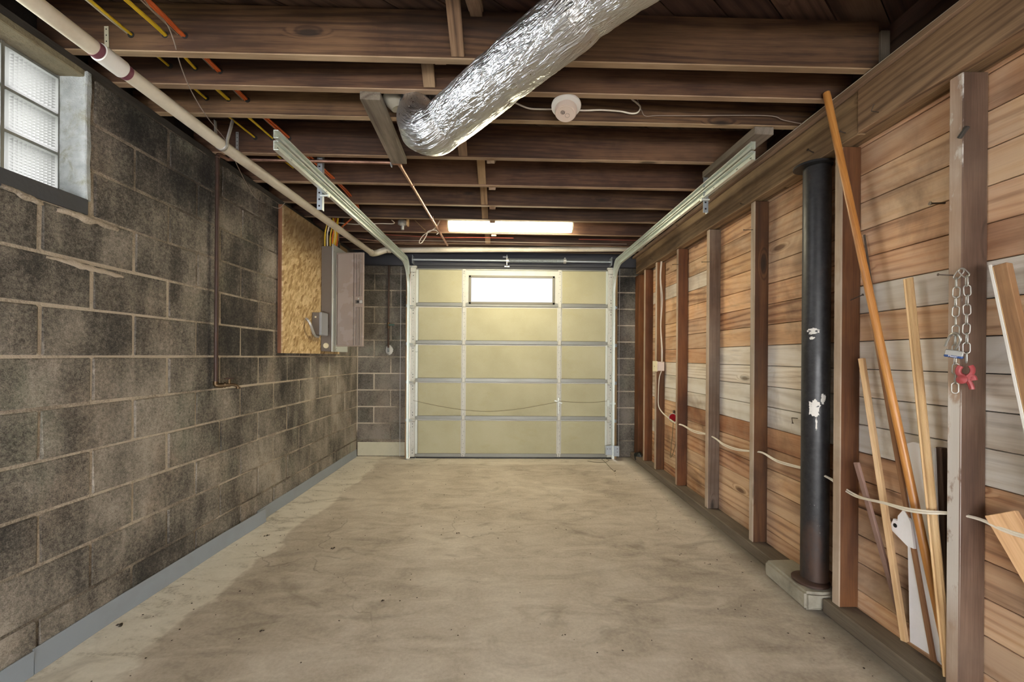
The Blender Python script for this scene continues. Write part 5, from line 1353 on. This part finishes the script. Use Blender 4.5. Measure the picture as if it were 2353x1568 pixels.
# long varnished handle
ha = onX(1899, 214, 1.492); hb = V((1.642, 1.486, 0.078))
hd_ = thing('tool_handle', 'long round varnished wooden handle leaning up against the girder', 'handle', hb)
bm = NB(); n = 24
prof = [(0.0142, 0.0), (0.0148, 0.02)] + [(0.0148 - 0.0006 * i / 10, 0.02 + (hb - ha).length * i / 11) for i in range(1, 10)] + [(0.013, (hb - ha).length - 0.03), (0.009, (hb - ha).length)]
Mx = frame_of(hb - ha)
Mloc = Matrix((Mx[0], Mx[1], Mx[2])).transposed().to_4x4(); Mloc.translation = ha
lathe(bm, prof, (0, 0, 0), (1, 0, 0), 20)
obj('shaft', bm, M['orange'], hd_, True, Mloc)
# A: square pale lath
Aa, Ab = onX(1980, 824, 1.60), V((1.628, 0, 0)); 
Ab = onX(2079, 1474, 1.618); Ab.z = max(Ab.z, ZSILL + 0.004)
stick('square_lath', 'square pale lath leaning beside the stud next to the black post', 'lath', Aa, Ab, 0.020, 0.020, (0.3, -1, 0), 'pale')
# B: thin brown lath in two overlapping lengths
Ba, Bb = onX(1998, 690, 1.633), onX(2146, 1522, 1.636); Bb.z = max(Bb.z, ZSILL + 0.003)
stick('brown_lath', 'thin rough brown lath leaning behind the round handle', 'lath', Ba, Bb, 0.019, 0.010, (0, -1, 0), 'lath_brown')
bm = NB(); cyl(bm, onX(1986, 540, 1.648), onX(2008, 690, 1.648), 0.004, 8); tag(obj('iron_rod', bm, M['nail']), 'thin black iron rod behind the round handle', 'rod')
# C: moulded casing
Ca, Cb = onX(2089, 640, 1.600), onX(2183, 1560, 1.588); Cb.z = max(Cb.z, ZSILL + 0.003)
def moulding(name, label, A, B, side, w_, t_, mat):
    d, y_, z_ = frame_of(B - A, side)
    Mloc = Matrix((d, y_, z_)).transposed().to_4x4(); Mloc.translation = A
    h = w_ / 2
    prof = [(-h, 0), (h, 0), (h, t_ * 0.45), (h * 0.72, t_ * 0.5), (h * 0.62, t_ * 0.85), (h * 0.2, t_), (-h * 0.15, t_ * 0.95), (-h * 0.30, t_ * 0.6), (-h * 0.62, t_ * 0.7), (-h * 0.8, t_), (-h, t_ * 0.9)]
    L_ = (B - A).length
    bm = NB(); A_ = [bm.verts.new((0, u, v)) for u, v in prof]; B_ = [bm.verts.new((L_, u, v)) for u, v in prof]
    for k in range(len(prof)): bm.faces.new((A_[k], A_[(k + 1) % len(prof)], B_[(k + 1) % len(prof)], B_[k]))
    bm.faces.new(A_[::-1]); bm.faces.new(B_)
    o = obj(name, bm, M[mat], None, False, Mloc)
    return tag(o, label, 'moulding')
cside = V((0.25, -1, 0))
# D: short mauve-brown lath
Da, Db = onX(1968, 1063, 1.585), onX(2076, 1440, 1.646); Db.z = max(Db.z, ZSILL + 0.003)
stick('short_lath', 'short mauve-brown lath leaning low against the stud', 'lath', Da, Db, 0.024, 0.012, (0, -1, 0), 'lath_gray')
# white board flat against the sheathing
wbq = [(2080, 1021), (2098, 1016), (2122, 1024), (2140, 1200), (2166, 1532), (2147, 1512), (2091, 1476)]
WX = 1.640
bm = NB(); P = [onX(a, b, WX) for a, b in wbq]
for p in P: p.z = max(p.z, ZSILL)
prism(bm, P, (0.012, 0, 0)); wb_ = tag(obj('white_board', bm, M['whiteboard']), 'white painted board standing behind the leaning laths', 'board')
bm = NB(); P = [onX(a, b, WX - 0.014) for a, b in ((2076, 1171), (2063, 1186), (2062, 1198), (2053, 1192), (2047, 1206), (2050, 1220), (2085, 1256), (2100, 1262), (2092, 1200))]
prism(bm, P, (0.010, 0, 0)); sb_ = obj('shelf_bracket', bm, M['whiteboard']); tag(sb_, 'broken white bracket piece jutting from the white board', 'bracket')
bm = NB(); c_ = onX(2056.5, 1208, WX - 0.0145); cyl(bm, c_, c_ + V((0.001, 0, 0)), 0.009, 10); obj('bracket_hole', bm, M['hole'], sb_)
# flaking brown stick behind
fa_, fb_ = onX(2157, 1028, 1.632), onX(2176, 1530, 1.625); fb_.z = max(fb_.z, ZSILL + 0.004)
fs = thing('flaking_board', 'old brown board edge with flaking white paint behind the moulding', 'board', fb_)
board('plank', fa_ + V((0.006, -0.004, 0)), fb_ + V((0.006, -0.004, 0)), 0.024, 0.022, (0, -1, 0), M['joist'], fs)
board('paint_skin', fa_ + V((0, 0.008, -0.004)), fb_ + V((0, 0.008, 0.004)), 0.008, 0.026, (0, -1, 0), M['paint'], fs, 0.001, 0.001)
moulding('door_casing', 'pale unfinished casing moulding leaning in front of the white board', Ca, Cb, V((0.18, -1, 0)), 0.030, 0.011, 'pale')
# trims leaning beyond the nearest stud
Ta, Tb = onX(2303, 608, 1.600), onX(2389, 1000, 1.61)
dT = (Tb - Ta).normalized(); Tb = Ta + dT * ((Ta.z - ZSILL) / -dT.z)
tr_ = thing('painted_trim', 'white-faced old trim board leaning beyond the nearest stud', 'trim board', Tb)
board('wood_core', Ta, Tb, 0.034, 0.03, (0.25, -1, 0), M['lath_brown'], tr_, 0.002, 0.0005)
board('raw_edge', Ta + V((-0.012, 0.004, -0.002)), Tb + V((-0.012, 0.004, 0)), 0.022, 0.008, (0.25, -1, 0), M['pale'], tr_, 0.002)
board('paint_face', Ta + V((-0.004, 0.022, 0.002)), Tb + V((-0.004, 0.022, 0)), 0.008, 0.034, (0.25, -1, 0), M['paint'], tr_, 0.001)
bm = NB(); P = [onX(a, b, 1.612) for a, b in ((2270, 1188), (2302, 1178), (2331, 1175), (2450, 1390), (2440, 1480))]
for p in P: p.z = max(p.z, ZSILL)
o = NB(); 
pa = (onX(2300, 1180, 1.612)); pb = onX(2418, 1376, 1.615)
dP = (pb - pa).normalized(); pb = pa + dP * ((pa.z - ZSILL - 0.03) / -dP.z)
bm.free(); o.free()
tag(board('leaning_plank', pa, pb, 0.085, 0.018, (0.1, -1, -0.3), M['pale'], None, 0.002), 'wide pale plank leaning low in the corner beyond the nearest stud', 'plank')

# ---- chain, padlock, red hook on the nearest stud
CXX = 1.560
def link_mesh():
    bm = NB(); a = 0.0052; hw, hl, r = 0.0085, 0.0185, 0.0020
    pts = []
    for k in range(8): 
        t = PI * k / 7; pts.append(V((hw * math.cos(t), 0, hl - hw + hw * math.sin(t))))
    for k in range(8):
        t = PI + PI * k / 7; pts.append(V((hw * math.cos(t), 0, -(hl - hw) + hw * math.sin(t))))
    sweep(bm, pts, circ(r, 6), (0, 1, 0), True)
    bmesh.ops.recalc_face_normals(bm, faces=bm.faces[:])
    for f in bm.faces: f.smooth = True
    me = bpy.data.meshes.new('link'); bm.to_mesh(me); bm.free(); me.materials.append(M['chrome']); return me
LK = link_mesh()
ch = thing('hanging_chain', 'zinc link chain doubled over nails on the nearest stud', 'chain', onX(2210, 630, CXX))
def strand(p0, p1, n, ph):
    for i in range(n):
        p = p0.lerp(p1, i / (n - 1))
        Mx = Matrix.Translation(p + V((R.uniform(-.001, .001), R.uniform(-.001, .001), 0))) @ Matrix.Rotation((0.95 if (i + ph) % 2 == 0 else -0.62) + R.uniform(-0.12, 0.12) + PI / 2 * 0, 4, 'Z') @ Matrix.Rotation(R.uniform(-0.06, 0.06), 4, 'Y')
        obj('link', LK, None, ch, False, Mx)
sa0 = onX(2197, 650, CXX); sa1 = onX(2194.5, 892, CXX)
strand(sa0, sa1, 12, 0)
sb0 = onX(2222, 646, CXX); sb1 = onX(2221, 822, CXX)
strand(sb0, sb1, 9, 0)
for p, an in ((onX(2203, 630, CXX), 0.6), (onX(2215, 627, CXX), -0.6)):
    obj('link', LK, None, ch, False, Matrix.Translation(p) @ Matrix.Rotation(-1.35, 4, 'Z') @ Matrix.Rotation(an, 4, 'Y'))
# red grab hook at the end
hk = NB(); hc = onX(2220, 862, CXX - 0.004)
def hx(u, v, w_=0): return hc + V((w_, -u * 0.8, v)) + V((u * 0.55, 0, 0))
tube(hk, [hx(-0.013, 0.030), hx(-0.019, 0.018), hx(-0.017, 0.004), hx(-0.006, -0.006), hx(0.006, -0.004)], 0.0080, 8, 5, sy=0.7)
tube(hk, [hx(0.010, 0.032), hx(0.015, 0.020), hx(0.013, 0.006), hx(0.004, -0.006)], 0.0085, 8, 5, sy=0.7)
tube(hk, [hx(-0.010, -0.004), hx(0.002, -0.010), hx(0.014, -0.006), hx(0.018, -0.018)], 0.0095, 8, 5, sy=0.8)
lathe(hk, [(0.0, -0.006), (0.014, -0.005), (0.0145, 0.005), (0.006, 0.009), (0.0, 0.0095)], hx(-0.006, -0.016, -0.004), (-1, -0.4, 0.1), 14)
tube(hk, [hx(0.002, -0.014), hx(0.009, -0.028), hx(0.013, -0.041), hx(0.014, -0.048)], 0.0075, 8, 4)
obj('red_hook', hk, M['red_hook'], ch, True)
# padlock hung open on the chain
pl = thing('padlock', 'open laminated padlock with a blue bumper caught in the chain', 'padlock', onX(2197, 810, CXX))
pc = onX(2193, 812, CXX - 0.014)
def lx(u, v, w_=0): return pc + V((-0.012 * 0 + w_ + u * 0.45, -u * 0.9, v))
rot = Matrix.Rotation(math.atan2(-0.9, 0.45), 3, 'Z')
tilt = Matrix.Rotation(-0.22, 3, 'X')
bm = NB(); box(bm, lx(0, 0), (0.046, 0.014, 0.021), rot @ Matrix.Rotation(0.2, 3, 'Y'), 0.002); obj('laminated_body', bm, M['chrome'], pl)
bm = NB()
bm = NB(); box(bm, lx(-0.0015, -0.011), (0.048, 0.016, 0.010), rot @ Matrix.Rotation(0.2, 3, 'Y'), 0.003); bu = obj('blue_bumper', bm, M['blue'], pl)
bm = NB(); tube(bm, [onX(2172, 796, CXX - 0.012), onX(2177, 783, CXX - 0.012), onX(2184, 771, CXX - 0.012), onX(2193, 766, CXX - 0.012), onX(2202, 769, CXX - 0.012), onX(2207, 779, CXX - 0.012), onX(2203, 790, CXX - 0.012), onX(2195, 803, CXX - 0.010)], 0.0038, 8, 5); obj('shackle', bm, M['chrome'], pl, True)
fc = bpy.data.curves.new('lettering', 'FONT'); fc.body = 'Master'; fc.size = 0.0085; fc.extrude = 0.0002; fc.align_x = 'CENTER'; fc.align_y = 'CENTER'
fc.materials.append(M['white_p'])
tmp = bpy.data.objects.new('lettering', fc); lme = bpy.data.meshes.new_from_object(tmp); bpy.data.objects.remove(tmp); fo_ = bpy.data.objects.new('lettering', lme); fo_['kind'] = 'stuff'
xx = V((0.45, -0.9, 0)).normalized(); nn = V((-0.9, -0.45, 0)).normalized(); zz_ = V((0, 0, 1))
Mt = Matrix((xx, zz_, xx.cross(zz_))).transposed().to_4x4() 
Mt = Mt @ Matrix.Rotation(-0.2, 4, 'Z')
Mt.translation = lx(-0.0015, -0.011) + xx.cross(zz_) * 0.0083
place(fo_, bu, Mt)

# ---- crumbs and dry leaf bits on the floor
deb = NB()
rd = random.Random(3)
def crumb(p, s):
    n = rd.randint(4, 6)
    vs = [deb.verts.new((p.x + s * rd.uniform(.5, 1) * math.cos(2 * PI * k / n), p.y + s * rd.uniform(.5, 1) * math.sin(2 * PI * k / n), 0.0015 + rd.uniform(0, s * 0.4))) for k in range(n)]
    top = deb.verts.new((p.x, p.y, 0.002 + s * rd.uniform(.3, .8)))
    for k in range(n): deb.faces.new((vs[k], vs[(k + 1) % n], top))
    deb.faces.new(vs[::-1])
for i in range(330):
    x, y_ = rd.uniform(-1.72, 1.5), rd.uniform(1.4, 4.8)
    if rd.random() < 0.35: x = rd.choice((rd.uniform(-1.75, -1.3), rd.uniform(1.1, 1.52)))
    crumb(V((x, y_, 0)), rd.choice((0.003, 0.004, 0.005, 0.006)))
tag(obj('floor_debris', deb, M['leaf'], None), 'tiny dark crumbs of leaf and grit scattered over the floor', 'debris', None, 'stuff')
for px, py, s, lab in ((613, 1232, 0.014, 'dry leaf crumb on the pale strip by the baseboard joint'), (766, 1261, 0.013, 'dry leaf crumb just off the pale floor strip'), (1052, 1226, 0.010, 'dry leaf crumb out in the middle of the floor'), (878, 1380, 0.009, 'dark leaf crumb in the open foreground floor'), (602, 1451, 0.009, 'dark leaf crumb at the near left floor'), (276, 1437, 0.014, 'curled leaf crumb beside the near baseboard strip'), (1415, 1083, 0.014, 'curled dry leaf at the end of the floor cord'), (900, 1033, 0.0, '')):
    if s == 0: continue
    p = onZ(px, py, 0.003)
    deb = NB()
    for k in range(4): crumb(p + V((rd.uniform(-s, s), rd.uniform(-s, s) * 0.7, 0)), s * 0.7)
    tag(obj('leaf_crumb', deb, M['leaf'], None), lab, 'leaf')
